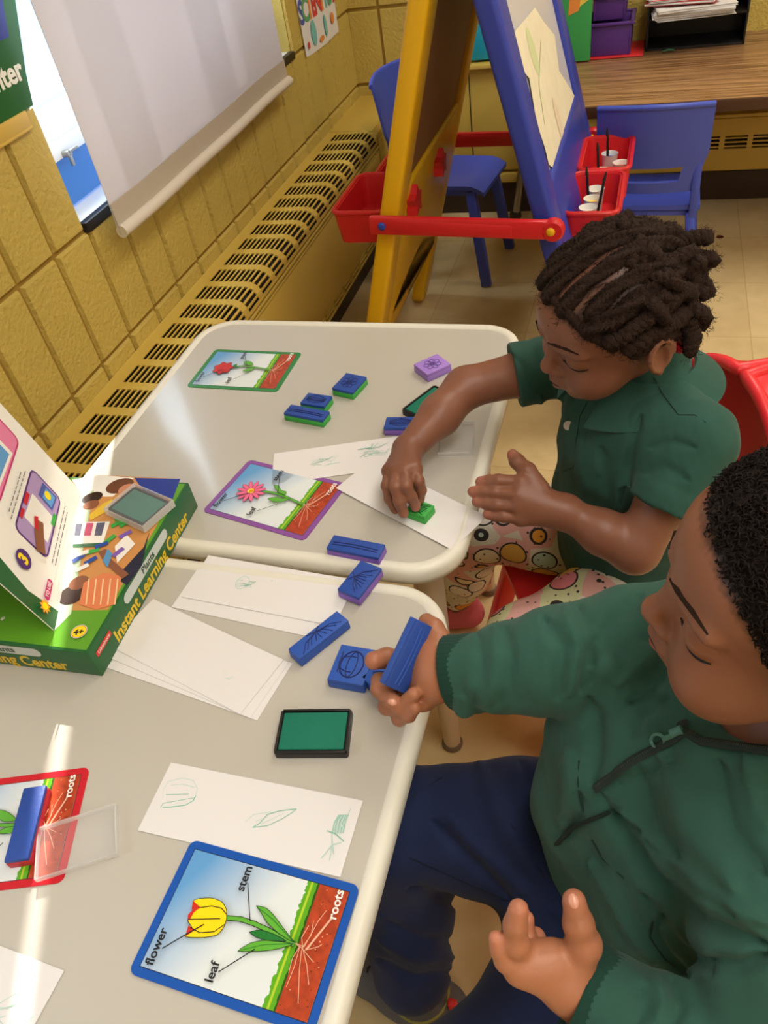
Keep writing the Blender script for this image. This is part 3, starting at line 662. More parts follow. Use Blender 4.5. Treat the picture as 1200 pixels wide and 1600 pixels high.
# ---------------------------------------------------------------- things lying on the tables
def pl2(a): return Vector((a[0], a[1], 0))
def frame_from(tl, tr, z, flip=False):
    A, B = zp(*tl, z), zp(*tr, z); d = B - A; return math.atan2(d[1], d[0]), Vector((A[0], A[1], z))
m_ink = mat('stamp_ink_teal', (120, 190, 168), .6); m_ink2 = mat('stamp_ink_pale', (176, 212, 200), .6)
def sheet(label, cx, cy, ang, Lx, Wy, z, m=m_paper, curl=0, draw=None, group=None, name='paper_sheet'):
    root = thing(name, label, 'paper', (cx, cy, z), ang, group)
    mb = MB()
    def fn(u, v): return ((u - .5) * Lx, (v - .5) * Wy, .0004 + curl * (u - .5) ** 2 * 4 * (.5 + .5 * v)), (0, 0, 1)
    mb.grid(fn, 12, 4, .0004, m); o = mb.build('sheet', root, ang=60)
    if draw:
        a = Art((0, 0, .0007), (1, 0, 0), (0, 1, 0), dz=.00005, z0=0); draw(a); a.mb.build('stamped_print', root, smooth=False)
    return root
def place(corners, z):    # centre and heading of a rectangle from its four corners on a table plane
    q = [zp(*c, z) for c in corners]; c = sum(q) / 4; d = (q[1] - q[0]) + (q[2] - q[3]); return c[0], c[1], math.atan2(d[1], d[0])
def sketch_strokes(a, cx, cy, w_, h_, n_, seed, m=None):
    r_ = random.Random(seed)
    for i in range(n_):
        x0, y0_ = cx + r_.uniform(-.5, .5) * w_, cy + r_.uniform(-.5, .5) * h_
        a.line([(x0, y0_), (x0 + r_.uniform(.1, .45) * w_, y0_ + r_.uniform(-.2, .3) * h_), (x0 + r_.uniform(.3, .6) * w_, y0_ + r_.uniform(-.1, .5) * h_)], .0006, m or (m_ink if i % 2 else m_ink2))
def oval(cx, cy, a, b, rot=0, t0=0, t1=2 * math.pi, n_=16):
    return [(cx + a * math.cos(t) * math.cos(rot) - b * math.sin(t) * math.sin(rot), cy + a * math.cos(t) * math.sin(rot) + b * math.sin(t) * math.cos(rot)) for t in [t0 + (t1 - t0) * i / n_ for i in range(n_ + 1)]]

# sheets, lowest first (heights follow the pile they lie in)
zc = TZ
c = place([(434.7, 709.6), (640, 680), (640, 728), (434.7, 756)], zc)
def d_strip(a):
    sketch_strokes(a, -.035, .0, .03, .02, 12, 1); sketch_strokes(a, .03, .006, .035, .022, 16, 2)
sheet('white paper strip with faint green stamp prints, angled behind the girl\'s stamping hand', *c, .2, .068, zc + .0006, draw=d_strip)
c = place([(529, 766), (704.6, 860.4), (760, 808), (579, 721)], zc); 
sheet('white paper strip under the girl\'s stamping hand, its corner over the table edge', c[0], c[1], c[2], .198, .069, zc + .0018)
c = place([(326, 868), (552, 903), (530, 985), (283, 935)], zc)
def d_p1(a): a.line(oval(-.035, .002, .008, .01), .0008, m_ink2); sketch_strokes(a, -.035, .002, .018, .014, 9, 4); a.ell(.0, .012, .0012, .0008, m_ink2)
sheet('second white paper strip lying lowest, peeking out below the one at the table gap', c[0] - .005, c[1] - .018, c[2] - .02, .2, .069, zc + .0002)
sheet('white paper strip with one faint green print by the gap between the tables', c[0], c[1], c[2], .2, .069, zc + .0012, draw=d_p1)
A = zp(444, 1033, zc); B = zp(369, 1123, zc)
a_top = math.atan2((zp(444, 1033, zc) - zp(243, 939, zc))[1], (zp(444, 1033, zc) - zp(243, 939, zc))[0])
def from_corner(px, py, ang, Lx, Wy):   # top right corner given
    q = zp(px, py, zc); return q[0] - math.cos(ang) * Lx / 2 + math.sin(ang) * Wy / 2, q[1] - math.sin(ang) * Lx / 2 - math.cos(ang) * Wy / 2
for k, (px, py, da, lab) in enumerate([(457, 1037, .13, 'lowest white sheet of the fanned stack beside the green box'), (452, 1036, .07, 'middle white sheet of the fanned stack beside the green box')]):
    x, y = from_corner(px, py, a_top + da, .2, .074); sheet(lab, x, y, a_top + da, .2, .074, zc + .0002 + .0006 * k)
x, y = from_corner(444, 1033, a_top, .2, .075)
sheet('top white sheet of the fanned stack beside the green box', x, y, a_top, .2, .075, zc + .0014, curl=.0006, draw=lambda a: (sketch_strokes(a, .06, -.012, .008, .008, 5, 8, m_ink2)))
c = place([(268, 1191), (567, 1254), (534, 1369), (214, 1299)], zc)
c5 = lambda x, y: (180 + x / 2.727, 1160 + y / 2.727)
def to_local(cx, cy, ang, z, px, py):
    q = zp(px, py, z); dx, dy = q[0] - cx, q[1] - cy; return (dx * math.cos(ang) + dy * math.sin(ang), -dx * math.sin(ang) + dy * math.cos(ang))
def d_tulip(a):
    T = lambda *ps: [to_local(*c, zc, *c5(*p)) for p in ps]
    a.line(T((205, 280), (235, 278), (300, 270), (335, 250), (345, 230)), .0009, m_ink); a.line(T((195, 280), (205, 262), (340, 238)), .0006, m_ink)
    a.line(T((205, 240), (205, 205), (230, 168), (290, 155), (335, 165), (352, 200)), .0005, m_ink2); a.line(T((218, 225), (262, 224), (315, 223)), .0006, m_ink); a.line(T((240, 185), (290, 180), (340, 195)), .0005, m_ink2); a.line(T((352, 200), (345, 230)), .0004, m_ink2)
    a.line(T((555, 343), (590, 310), (640, 302), (665, 300)), .0005, m_ink2); a.line(T((588, 365), (620, 345), (650, 310), (700, 295), (772, 286)), .0008, m_ink); a.line(T((588, 365), (650, 358), (710, 330), (750, 305), (772, 288)), .0006, m_ink)
    a.line(T((600, 340), (650, 320)), .0004, m_ink2); a.line(T((625, 350), (720, 305)), .0004, m_ink2)
    for i in range(9):
        a.line(T((925 + i * 6, 390), (935 + i * 6, 345 - 4 * (i % 3)), (955 + i * 5, 312)), .0007, m_ink2 if i % 2 else m_ink)
    a.line(T((905, 380), (940, 392), (975, 425)), .0008, m_ink); a.line(T((985, 330), (1005, 285)), .0006, m_ink2)
    for p in ((880, 497), (915, 505), (935, 480), (965, 430)): a.line(T((925, 395), (928, 440), p), .0009, m_ink2)
sheet('white paper strip with clear green tulip and leaf prints above the blue framed card', *c, .2, .0695, zc + .0004, draw=d_tulip)
q = zp(101, 1517, zc); a_ = math.atan2(*(zp(101, 1517, zc) - zp(0, 1478, zc))[[1, 0]]); x, y = from_corner(101, 1517, a_, .2, .075)
sheet('white paper with faint scribbles at the bottom left corner of the near table', x, y, a_, .2, .075, zc + .0004, draw=lambda a: sketch_strokes(a, .065, -.012, .05, .03, 14, 12, m_ink2))

# ---- picture cards
CL, CW = .1635, .1125
Ck = dict(sky=None)
def sky_mat():
    m = mat('printed_sky', (214, 228, 236), .35); n = m.node_tree.nodes; L = m.node_tree.links; b = n['Principled BSDF']
    t = n.new('ShaderNodeTexCoord'); s_ = n.new('ShaderNodeSeparateXYZ'); ma = n.new('ShaderNodeMath'); ma.operation = 'MULTIPLY_ADD'; ma.inputs[1].default_value = -.55
    r_ = n.new('ShaderNodeValToRGB'); mr = n.new('ShaderNodeMapRange'); mr.inputs[1].default_value = -.08; mr.inputs[2].default_value = .05
    L.new(t.outputs['Object'], s_.inputs[0]); L.new(s_.outputs[1], ma.inputs[0]); L.new(s_.outputs[0], ma.inputs[2]); L.new(ma.outputs[0], mr.inputs[0]); L.new(mr.outputs[0], r_.inputs[0]); L.new(r_.outputs[0], b.inputs['Base Color'])
    r_.color_ramp.elements[0].color = rgb(96, 158, 214); r_.color_ramp.elements[1].color = rgb(222, 230, 232); r_.color_ramp.elements[1].position = .62
    return m
m_sky = sky_mat()
m_soil = mat('printed_soil', (176, 66, 34), .35, var=.22, vscale=160); m_soilspot = mat('printed_pebble', (120, 44, 20), .4); m_grass = mat('printed_grass', (92, 170, 30), .35); m_grassd = mat('printed_grass_shade', (38, 84, 20), .35); m_grassy = mat('printed_grass_light', (176, 204, 50), .35)
m_blk = mat('printed_black', (30, 30, 34), .35); m_tan = mat('printed_root', (232, 180, 150), .35); m_lf = mat('printed_leaf', (96, 176, 56), .35); m_lfd = mat('printed_leaf_dark', (30, 120, 50), .35); m_yel = mat('printed_yellow', (250, 220, 20), .35); m_rd = mat('printed_red', (206, 46, 34), .35); m_pk = mat('printed_pink', (236, 110, 150), .35); m_pkd = mat('printed_rose', (170, 40, 80), .35); m_wt = mat('printed_white', (240, 238, 232), .35)
bang, bTL = frame_from((301, 1313), (558, 1384), TZ)
bcx = bTL.x + math.cos(bang) * CL / 2 + math.sin(bang) * CW / 2; bcy = bTL.y + math.sin(bang) * CL / 2 - math.cos(bang) * CW / 2
def card(label, cx, cy, ang, border, kind, z=TZ):
    root = thing('picture_card', label, 'card', (cx, cy, z), ang, 'plant picture cards')
    mb = MB(); mb.prism(rrect(-CL / 2, CL / 2, -CW / 2, CW / 2, .007), .0, .0011, border); mb.build('card_board', root, ang=30)
    a = Art((0, 0, .0011), (1, 0, 0), (0, 1, 0), dz=.00005, z0=0)
    x0, x1, y0, y1 = -CL / 2 + .0075, CL / 2 - .0075, -CW / 2 + .0075, CW / 2 - .0075
    a.poly([(x0 - .0006, y0 - .0006), (x1 + .0006, y0 - .0006), (x1 + .0006, y1 + .0006), (x0 - .0006, y1 + .0006)], m_blk)
    a.poly([(x0, y0), (x1, y0), (x1, y1), (x0, y1)], m_sky)
    T = lambda *ps: [to_local(bcx, bcy, bang, TZ, *c5(*p)) for p in ps]
    r_ = random.Random(4); gx = T((820, 590), (640, 1150)); sx = T((868, 603), (690, 1165))
    g0 = (gx[0][0] + gx[1][0]) / 2; s0 = (sx[0][0] + sx[1][0]) / 2
    jag = [(g0 + r_.uniform(-.0018, .0008), y0 + (y1 - y0) * i / 60) for i in range(61)]
    a.poly(jag + [(s0, y1), (s0, y0)], m_grass); a.poly([(g0 + .0025, y0), (g0 + .0045, y0), (g0 + .0045, y1), (g0 + .0025, y1)], m_grassy)
    jag2 = [(s0 - .0016 + r_.uniform(-.0006, .0004), y0 + (y1 - y0) * i / 50) for i in range(51)]
    a.poly(jag2 + [(s0 + .001, y1), (s0 + .001, y0)], m_grassd)
    a.poly([(s0, y0), (x1, y0), (x1, y1), (s0, y1)], m_soil)
    for i in range(46):
        a.ell(r_.uniform(s0 + .002, x1 - .002), r_.uniform(y0 + .003, y1 - .003), r_.uniform(.0003, .0009), r_.uniform(.0003, .0006), m_soilspot if i % 5 else m_tan, n=8)
    # roots
    hub = T((772, 866))[0]
    for pts in (((768, 862), (800, 885), (850, 945)), ((770, 862), (810, 880), (870, 770), (905, 725)), ((800, 885), (840, 830), (850, 770)), ((790, 885), (770, 960), (735, 1050)), ((800, 890), (790, 980), (785, 1120)), ((805, 890), (822, 960), (830, 1040)), ((790, 880), (760, 930), (745, 990)), ((810, 895), (870, 880), (885, 870)), ((805, 890), (800, 840), (830, 790))):
        a.line(T(*pts), .00055, m_tan)
    def sm_closed(P):
        out = []; n_ = len(P)
        for i in range(n_):
            p0, p1, p2, p3 = P[i - 1], P[i], P[(i + 1) % n_], P[(i + 2) % n_]
            for k in range(3):
                f = k / 3; out.append(tuple(.5 * (2 * p1[c] + (p2[c] - p0[c]) * f * .8 + (-3 * p1[c] + 3 * p2[c] - p2[c] * 0 + .8 * (2 * p0[c] * .5 - p3[c] * .5 - .5 * p2[c] + .5 * p2[c]) * 0) * 0 + 0) if False else (1 - f) * p1[c] + f * p2[c] + f * (1 - f) * .28 * ((p2[c] - p0[c]) * (1 - f) - (p3[c] - p1[c]) * f) for c in (0, 1)))
        return out
    def outl(pts, m, w_=.0005):
        P_ = sm_closed(T(*pts)); cx_ = sum(p[0] for p in P_) / len(P_); cy_ = sum(p[1] for p in P_) / len(P_)
        a.poly(P_, m); a.line(P_ + [P_[0]], w_, m_blk)
    stem = T((482, 757), (540, 762), (600, 782), (660, 810), (710, 838), (765, 868))
    a.line(stem, .0042, m_blk); a.line(stem, .0030, m_lf)
    if kind == 'tulip':
        outl([(578, 818), (625, 808), (680, 825), (735, 856), (650, 853), (605, 838)], m_lfd)
        outl([(608, 706), (650, 716), (685, 750), (722, 800), (768, 862), (700, 822), (652, 775), (628, 735)], m_lf); outl([(530, 900), (585, 864), (650, 853), (765, 868), (700, 890), (630, 900)], m_lf)
        a.line(T((612, 712), (680, 765), (765, 860)), .0005, m_lfd); a.line(T((545, 895), (640, 872), (760, 868)), .0005, m_lfd)
        outl([(340, 686), (368, 676), (420, 674), (462, 690), (482, 722), (482, 765), (470, 800), (440, 832), (380, 842), (308, 838), (336, 800), (318, 770), (330, 735), (368, 716)], m_yel)
        a.poly(T((340, 686), (370, 712), (335, 725)), m_rd); a.poly(T((308, 838), (322, 790), (350, 810)), m_rd); a.poly(T((318, 770), (320, 745), (345, 720), (372, 712), (345, 735), (328, 765)), m_rd)
        a.line(T((368, 716), (420, 708), (462, 718), (484, 745)), .0007, m_blk); a.line(T((320, 765), (400, 764), (455, 762)), .0007, m_blk); a.line(T((330, 800), (370, 822), (430, 818), (478, 785)), .0007, m_blk)
    elif kind == 'rose':
        c0 = T((385, 760))[0]
        for rr_, mm in ((.0165, m_blk), (.0155, m_rd)): a.poly([(c0[0] + (rr_ + .0022 * math.sin(7 * t)) * math.cos(t), c0[1] + (rr_ + .0022 * math.sin(7 * t)) * math.sin(t)) for t in [2 * math.pi * i / 56 for i in range(56)]], mm)
        for k in range(4): a.line(oval(c0[0] + .002 * (k % 2), c0[1], .003 + .0032 * k, .0028 + .0028 * k, k, .3 * k, 4.3 + .3 * k), .0007, m_pkd)
        outl([(560, 700), (590, 690), (625, 715), (640, 770), (600, 765), (570, 740)], m_lf); outl([(545, 850), (590, 820), (640, 815), (650, 800), (640, 845), (590, 870)], m_lf); a.poly(T((470, 740), (505, 720), (500, 755), (515, 790), (475, 775)), m_lfd)
    elif kind == 'daisy':
        c0 = T((390, 765))[0]
        for k in range(12):
            t = 2 * math.pi * k / 12 + .1; a.ell(c0[0] + .0125 * math.cos(t), c0[1] + .0125 * math.sin(t), .0085, .0030, m_pkd, t); a.ell(c0[0] + .0125 * math.cos(t), c0[1] + .0125 * math.sin(t), .0079, .0024, m_pk, t)
        a.ell(c0[0], c0[1], .0048, .0048, m_yel); a.ell(c0[0] + .001, c0[1], .003, .003, mat('printed_amber', (226, 150, 20), .35))
        for pts in ([(540, 690), (580, 700), (600, 740), (640, 755), (640, 790), (585, 765)], [(520, 840), (580, 815), (620, 830), (680, 820), (640, 860), (570, 870)]): outl(pts, m_lf)
    else:
        outl([(578, 818), (625, 808), (680, 825), (735, 856), (650, 853), (605, 838)], m_lf); outl([(570, 700), (610, 690), (650, 730), (680, 790), (620, 770)], m_lf); c0 = T((385, 760))[0]; a.ell(c0[0], c0[1], .015, .013, m_pk)
    # words and leader lines
    ta = math.pi / 2
    a.line(T((385, 788), (300, 836), (212, 888)), .0010, m_blk); a.line(T((573, 612), (583, 772)), .0008, m_blk); a.line(T((602, 893), (450, 988)), .0009, m_blk); a.line(T((925, 765), (822, 893)), .0016, m_tan)
    for body, p, m in (('flower', (188, 880), m_blk), ('stem', (560, 592), m_blk), ('leaf', (424, 990), m_blk), ('roots', (948, 703), m_wt)):
        q_ = T(p)[0]; a.text(body, q_[0], q_[1], .0108, ta + .04, m, .022)
    a.mb.build('printed_face', root, smooth=False)
m_bb, m_gb, m_pb, m_rb = mat('card_blue', (20, 84, 176), .3), mat('card_green', (40, 132, 66), .3), mat('card_purple', (136, 78, 158), .3), mat('card_red', (200, 26, 42), .3)
card('blue framed plant card with a yellow tulip lying nearest the camera', bcx, bcy, bang, m_bb, 'tulip', TZ + .0010)
c = place([(334, 545), (470, 551.5), (437, 613.5), (293, 606.5)], TZ); card('green framed plant card with a red rose on the far table', c[0], c[1], c[2], m_gb, 'rose')
c = place([(393.5, 721), (540, 757), (473, 844), (319, 798.5)], TZ); card('purple framed plant card with a pink daisy partly under a paper strip', c[0], c[1], c[2], m_pb, 'daisy', TZ)
TR, BR = zp(141, 1199, TZ), zp(97, 1388, TZ); dn = (BR - TR) / np.linalg.norm(BR - TR); ux = np.array([-dn[1], dn[0], 0]); ang_r = math.atan2(ux[1], ux[0])
cc = TR - ux * CL / 2 + dn * CW / 2; card('red framed plant card under a long blue stamp on the near table', cc[0], cc[1], ang_r, m_rb, 'other')

# ---- stamps
m_sblue = mat('stamp_blue_rubber', (38, 74, 160), .5, bump=.1, bscale=300); m_sblue2 = mat('stamp_blue_foam', (44, 86, 176), .5); m_sgreen = mat('stamp_green_foam', (60, 168, 70), .5); m_spur = mat('stamp_purple_foam', (128, 92, 184), .5); m_slil = mat('stamp_lilac_foam', (164, 128, 214), .5); m_sred = mat('stamp_red_foam', (186, 44, 58), .5); m_line = mat('stamp_dark_line', (20, 34, 96), .5); m_linel = mat('stamp_lilac_line', (84, 56, 130), .5); m_lineg = mat('stamp_green_line', (20, 84, 44), .5)
def stamp_shape(root, lx, wy, h, foam, face, line, design, seed=0, plate=.35, sink=0):
    mb = MB(); mb.box((0, 0, h * (1 - plate) / 2), (lx, wy, h * (1 - plate)), foam, bev=.0012); mb.build('foam_block', root)
    mb = MB(); mb.box((0, 0, h * (1 - plate / 2)), (lx - .0006, wy - .0006, h * plate), face, bev=.001); fo = mb.build('rubber_face', root)
    mb = MB(); r_ = random.Random(seed)
    def ln(pts, w_=.0006): mb.tube([(x, y, h + .0001) for x, y in pts], w_, line, 6)
    X, Y = lx / 2, wy / 2
    if design == 'stem':
        ln([(-X * .85 + X * 1.7 * i / 8, .18 * Y + .14 * Y * math.sin(i / 8 * 3) - .2 * Y) for i in range(9)], .0007); ln([(-X * .85 + X * 1.7 * i / 8, -.15 * Y + .14 * Y * math.sin(i / 8 * 3) - .2 * Y) for i in range(9)], .0007)
    elif design == 'tulip':
        ln(oval(0, 0, X * .62, Y * .72), .0008); ln(oval(0, 0, X * .25, Y * .68), .0006); ln(oval(-.08 * X, 0, X * .62, Y * .42, 0, 1.2, 5), .0006); ln([(-.62 * X, -.5 * Y), (-.7 * X, .6 * Y)], .0007)
    elif design == 'leaf':
        for k in range(5): ln([(-X * .7, (k - 2) * .14 * Y), (0, (k - 2) * .34 * Y + r_.uniform(-.1, .1) * Y), (X * .75, (k - 2) * .12 * Y)], .0006)
    elif design == 'flower':
        for k in range(7): t = 2 * math.pi * k / 7; ln(oval(.36 * X * math.cos(t), .36 * Y * math.sin(t), X * .3, Y * .2, t), .0005)
        ln(oval(0, 0, .15 * X, .15 * Y), .0006)
    elif design == 'roots':
        for k in range(9): ln([(-.5 * X, 0), (-.1 * X + r_.uniform(-.1, .2) * X, (k - 4) * .12 * Y), (X * r_.uniform(.4, .85), (k - 4) * .2 * Y)], .0005)
        ln([(-.85 * X, .2 * Y), (-.5 * X, 0), (-.8 * X, -.3 * Y)], .0006)
    mb.build('raised_drawing', fo)
def stamp(label, corners, lx, wy, foam, face, line, design, z=TZ, h=.014, seed=0, plate=.35):
    cx, cy, ang = place(corners, z + h)
    root = thing('rubber_stamp', label, 'stamp', (cx, cy, z), ang, 'foam rubber stamps'); stamp_shape(root, lx, wy, h, foam, face, line, design, seed, plate); return root
stamp('square blue rubber stamp on green foam, farthest back of the blue and green stamps', [(541, 582), (574, 588), (551, 614), (517, 606)], .038, .044, m_sgreen, m_sblue, m_line, 'flower', seed=1)
stamp('small blue rubber stamp on green foam in the middle, touching the long one', [(479, 613), (522, 618), (505, 636), (469, 629.5)], .042, .028, m_sgreen, m_sblue, m_line, 'leaf', seed=2)
stamp('long blue rubber stamp on green foam in front of the small square one', [(452, 631.6), (516, 641.6), (505, 657.6), (443, 644.6)], .068, .023, m_sgreen, m_sblue, m_line, 'stem', seed=3)
stamp('lilac rubber stamp with a flower drawing near the far table\'s right corner', [(684, 551.5), (705.5, 569), (667, 585), (645, 569.7)], .040, .044, m_slil, m_slil, m_linel, 'flower', seed=4)
stamp('blue rubber stamp on purple foam beside the girl\'s forearm', [(603, 652), (650, 651), (648, 668), (603, 668)], .046, .026, m_spur, m_sblue, m_line, 'leaf', seed=5)
stamp('long blue rubber stamp on purple foam near the front edge of the far table', [(520.5, 835), (601.5, 850.5), (592, 872), (510, 856)], .069, .0235, m_spur, m_sblue, m_line, 'stem', seed=6)
s_ = stamp('blue rubber stamp on purple foam bridging the gap between the two tables', [(559.5, 874), (595, 885.6), (563, 936.5), (530, 921)], .030, .050, m_spur, m_sblue, m_line, 'roots', z=TZ + .0028, seed=7)
stamp('long blue roots stamp lying diagonally on the near table', [(527.6, 955.5), (545, 969), (467, 1029.6), (449, 1012.5)], .021, .070, m_sblue2, m_sblue2, m_line, 'roots', seed=8, z=TZ + .0003)
stamp('square blue stamp with a tulip head drawing beside the boy\'s thumb', [(534, 1006), (587, 1014), (568, 1073), (509.6, 1061.4)], .040, .046, m_sblue2, m_sblue2, m_line, 'tulip', seed=9)
stamp('blue stamp half hidden behind the fingers of the boy\'s raised hand', [(578, 1062), (600, 1045), (618, 1062), (597, 1082)], .026, .040, m_sblue2, m_sblue2, m_line, 'leaf', seed=10)
stamp('long blue stamp with red foam base lying on the red framed card', [(31, 1234), (67, 1226), (49, 1341), (11, 1344)], .023, .072, m_sred, m_sblue, m_line, 'none', z=TZ + .0014, seed=11)
stamp('small bright green stamp pressed on paper under the girl\'s fingers', [(640, 772), (684, 790), (672, 813), (626, 798)], .030, .024, m_sgreen, m_sgreen, m_lineg, 'roots', z=TZ + .0024, h=.013, seed=12)

# ---- ink pads and clear lids
m_pad = mat('green_ink_felt', (10, 116, 92), .75, bump=.3, bscale=500); m_clear = mat('clear_acrylic', (240, 242, 246), .08, alpha=.07, spec=.8); m_rim = mat('clear_acrylic_rim', (236, 236, 236), .15, alpha=.42, spec=.8)
def ink_pad(label, cx, cy, ang, z, lx=.0725, wy=.0485, felt=None):
    root = thing('ink_pad', label, 'ink pad', (cx, cy, z), ang)
    mb = MB(); mb.prism(rrect(-lx / 2, lx / 2, -wy / 2, wy / 2, .0025, 4), 0, .0075, m_black)
    for s_ in (-1, 1): mb.box((0, s_ * (wy / 2 - .0015), .0088), (lx - .004, .0025, .003), m_black, bev=.0006); mb.box((s_ * (lx / 2 - .0015), 0, .0088), (.0025, wy - .004, .003), m_black, bev=.0006)
    mb.build('tray', root); mb = MB(); mb.box((0, 0, .0080), (lx - .008, wy - .008, .0036), felt or m_pad, bev=.0008); mb.build('felt_pad', root); return root
def lid(label, cx, cy, ang, z, lx=.074, wy=.050, name='clear_lid', cat='lid', parent=None):
    root = thing(name, label, cat, (cx, cy, z), ang) if parent is None else parent
    mb = MB(); t_ = .0011; h = .007; mb.box((0, 0, h - t_ / 2), (lx, wy, t_), m_clear, bev=.0004)
    for s_ in (-1, 1): mb.box((0, s_ * (wy / 2 - t_ / 2), h / 2 - t_ / 2), (lx, t_, h - t_), m_rim, bev=.0003); mb.box((s_ * (lx / 2 - t_ / 2), 0, h / 2 - t_ / 2), (t_, wy - 2 * t_, h - t_), m_rim, bev=.0003)
    mb.build('lid_shell', root); return root
c = place([(439, 1110), (548, 1109), (543, 1177), (431, 1178)], TZ + .008); ink_pad('dark green ink pad in a black tray, open on the near table', c[0], c[1], c[2], TZ)
a_ = math.atan2(.055, .03); p0 = np.array([.593, -1.707]); d1 = np.array([.029, .054]); d1 /= np.linalg.norm(d1); d2 = np.array([d1[1], -d1[0]])
cc = p0 + d1 * .036 + d2 * .024; ink_pad('green ink pad partly hidden under the girl\'s forearm', cc[0], cc[1], math.atan2(d1[1], d1[0]), TZ)
c = place([(689, 664), (742, 663), (736, 711), (688, 713)], TZ); lid('clear plastic lid on the far table right of the girl\'s wrist', c[0], c[1], c[2], TZ, .048, .068)
c = place([(60, 1300), (183, 1262), (184, 1333), (60, 1375)], TZ + .004); lid('clear plastic lid lying across the right edge of the red framed card', c[0], c[1], c[2], TZ + .0030)

# ---- green learning kit box
BT = .603; bh = BT - TZ
m_boxg = mat('box_dark_green', (36, 96, 50), .32); m_boxl = mat('box_light_green', (96, 160, 40), .3); m_gold = mat('box_gold_print', (222, 190, 40), .4); m_silver = mat('box_silver_print', (196, 206, 204), .4)
bx = zp(161, 1057, TZ); by_ = zp(310, 791, TZ)
V_ = Vector(by_ - bx); BL_ = V_.length; V_.normalize(); U_ = Vector((V_.y, -V_.x, 0)); BWD = .335
root = thing('learning_kit_box', 'big green learning kit box with a printed photo lid on the near table', 'box', (bx[0], bx[1], TZ), math.atan2(V_.y, V_.x) - math.pi / 2)
mb = MB(); mb.box((-BWD / 2, BL_ / 2, bh / 2), (BWD, BL_, bh), m_boxg, bev=.0015); mb.build('lid_shell', root)
Minv = (Matrix.Translation(root.location) @ Matrix.Rotation(root.rotation_euler.z, 4, 'Z')).inverted()
def B3(x, y): q = Minv @ Vector(zp(x / 2.667, 480 + y / 2.667, BT)); return (q.x, q.y)
ar = Art((0, 0, bh), (1, 0, 0), (0, 1, 0), dz=.00006, z0=.0001)
ins = .0035
ar.poly([(-BWD + ins, ins), (-ins, ins), (-ins, BL_ - ins), (-BWD + ins, BL_ - ins)], m_boxl)
K = lambda nm, c_: mat('lid_' + nm, c_, .3)
ar.poly([B3(*p) for p in ((240, 1265), (300, 1080), (300, 720), (420, 700), (752, 716), (700, 830), (450, 1262))], K('tabletop_orange', (206, 146, 84)))
ar.poly([B3(*p) for p in ((300, 720), (420, 700), (560, 712), (470, 790), (350, 790))], m_wt)
ar.poly([B3(*p) for p in ((560, 712), (752, 716), (720, 800), (600, 770))], K('shirt_blue', (46, 62, 150))); ar.poly([B3(*p) for p in ((600, 1000), (625, 930), (590, 1080), (530, 1160), (480, 1130))], K('shirt_dark', (44, 44, 60)))
ar.ell(*B3(500, 745), .019, .015, K('hair_brown', (110, 66, 44)), .4); ar.ell(*B3(530, 760), .012, .011, K('face_pale', (204, 140, 108)), .2)
ar.ell(*B3(385, 795), .014, .011, K('hair_dark', (54, 34, 26)), .5); ar.ell(*B3(380, 825), .011, .009, K('face_brown', (140, 88, 60)), .4); ar.ell(*B3(300, 1200), .016, .015, K('hair_dark', (54, 34, 26)), .3); ar.ell(*B3(330, 1150), .012, .011, K('face_brown', (140, 88, 60)), .6)
ar.poly([B3(*p) for p in ((370, 870), (430, 820), (470, 800), (450, 850), (380, 890))], K('shirt_yellow', (228, 190, 60)))
ar.poly([B3(*p) for p in ((330, 1240), (350, 1150), (430, 1110), (510, 1120), (480, 1240), (400, 1262))], K('shirt_stripe_orange', (222, 130, 84)))
for i in range(5): ar.line([B3(360 + i * 30, 1240), B3(372 + i * 30, 1135)], .0016, K('stripe_pale', (236, 206, 160)))
ar.line([B3(520, 1120), B3(450, 1060), B3(430, 1020)], .009, K('face_brown', (140, 88, 60)))
for q_, c_ in ((((312, 900), (460, 895), (430, 990), (306, 990)), m_wt), (((306, 990), (430, 985), (425, 1000), (304, 1003)), m_boxg), (((318, 905), (345, 905), (335, 955), (312, 955)), K('panel_grey', (90, 90, 110))), (((362, 902), (392, 902), (380, 955), (350, 955)), K('panel_pink', (206, 80, 120))), (((405, 902), (440, 900), (425, 955), (395, 955)), K('panel_slate', (96, 96, 120))), (((480, 1000), (530, 950), (565, 990), (490, 1070)), m_wt), (((430, 1060), (450, 1010), (470, 1030), (450, 1090)), K('panel_sky', (90, 150, 200)))): ar.poly([B3(*p) for p in q_], c_)
r_ = random.Random(9)
for (x, y), k in (((490, 905), 'g'), ((525, 905), 'g'), ((505, 880), 'g'), ((460, 970), 'g'), ((390, 1020), 'g'), ((525, 950), 'p'), ((495, 1025), 'p'), ((425, 995), 'b'), ((380, 1060), 'b'), ((330, 1050), 'b'), ((345, 1030), 'w'), ((345, 1090), 'w'), ((540, 895), 'g')):
    mm = {'g': m_sgreen, 'p': m_spur, 'b': m_sblue, 'w': m_wt}[k]; x0, y0 = B3(x, y); t = r_.uniform(.5, 1.2); ar.poly([(x0 + a_ * math.cos(t) - b_ * math.sin(t), y0 + a_ * math.sin(t) + b_ * math.cos(t)) for a_, b_ in ((-.008, -.0035), (.008, -.0035), (.008, .0035), (-.008, .0035))], mm)
x0, y0 = B3(333, 1357); ar.ell(x0, y0, .0092, .0092, m_wt); ar.ell(x0, y0, .0085, .0085, m_rd); ar.ell(x0, y0, .0078, .0078, m_yel); ar.text('4+', x0, y0 - .001, .0105, .25, m_blk, .04); 
for i in range(9): ar.text('*', -.27 + i * .018, .028, .012, 0, m_wt, .02)
ar.mb.build('lid_picture', root, smooth=False)
a = Art((.0001, 0, 0), (0, 1, 0), (0, 0, 1), dz=.0001)      # long side facing the boy
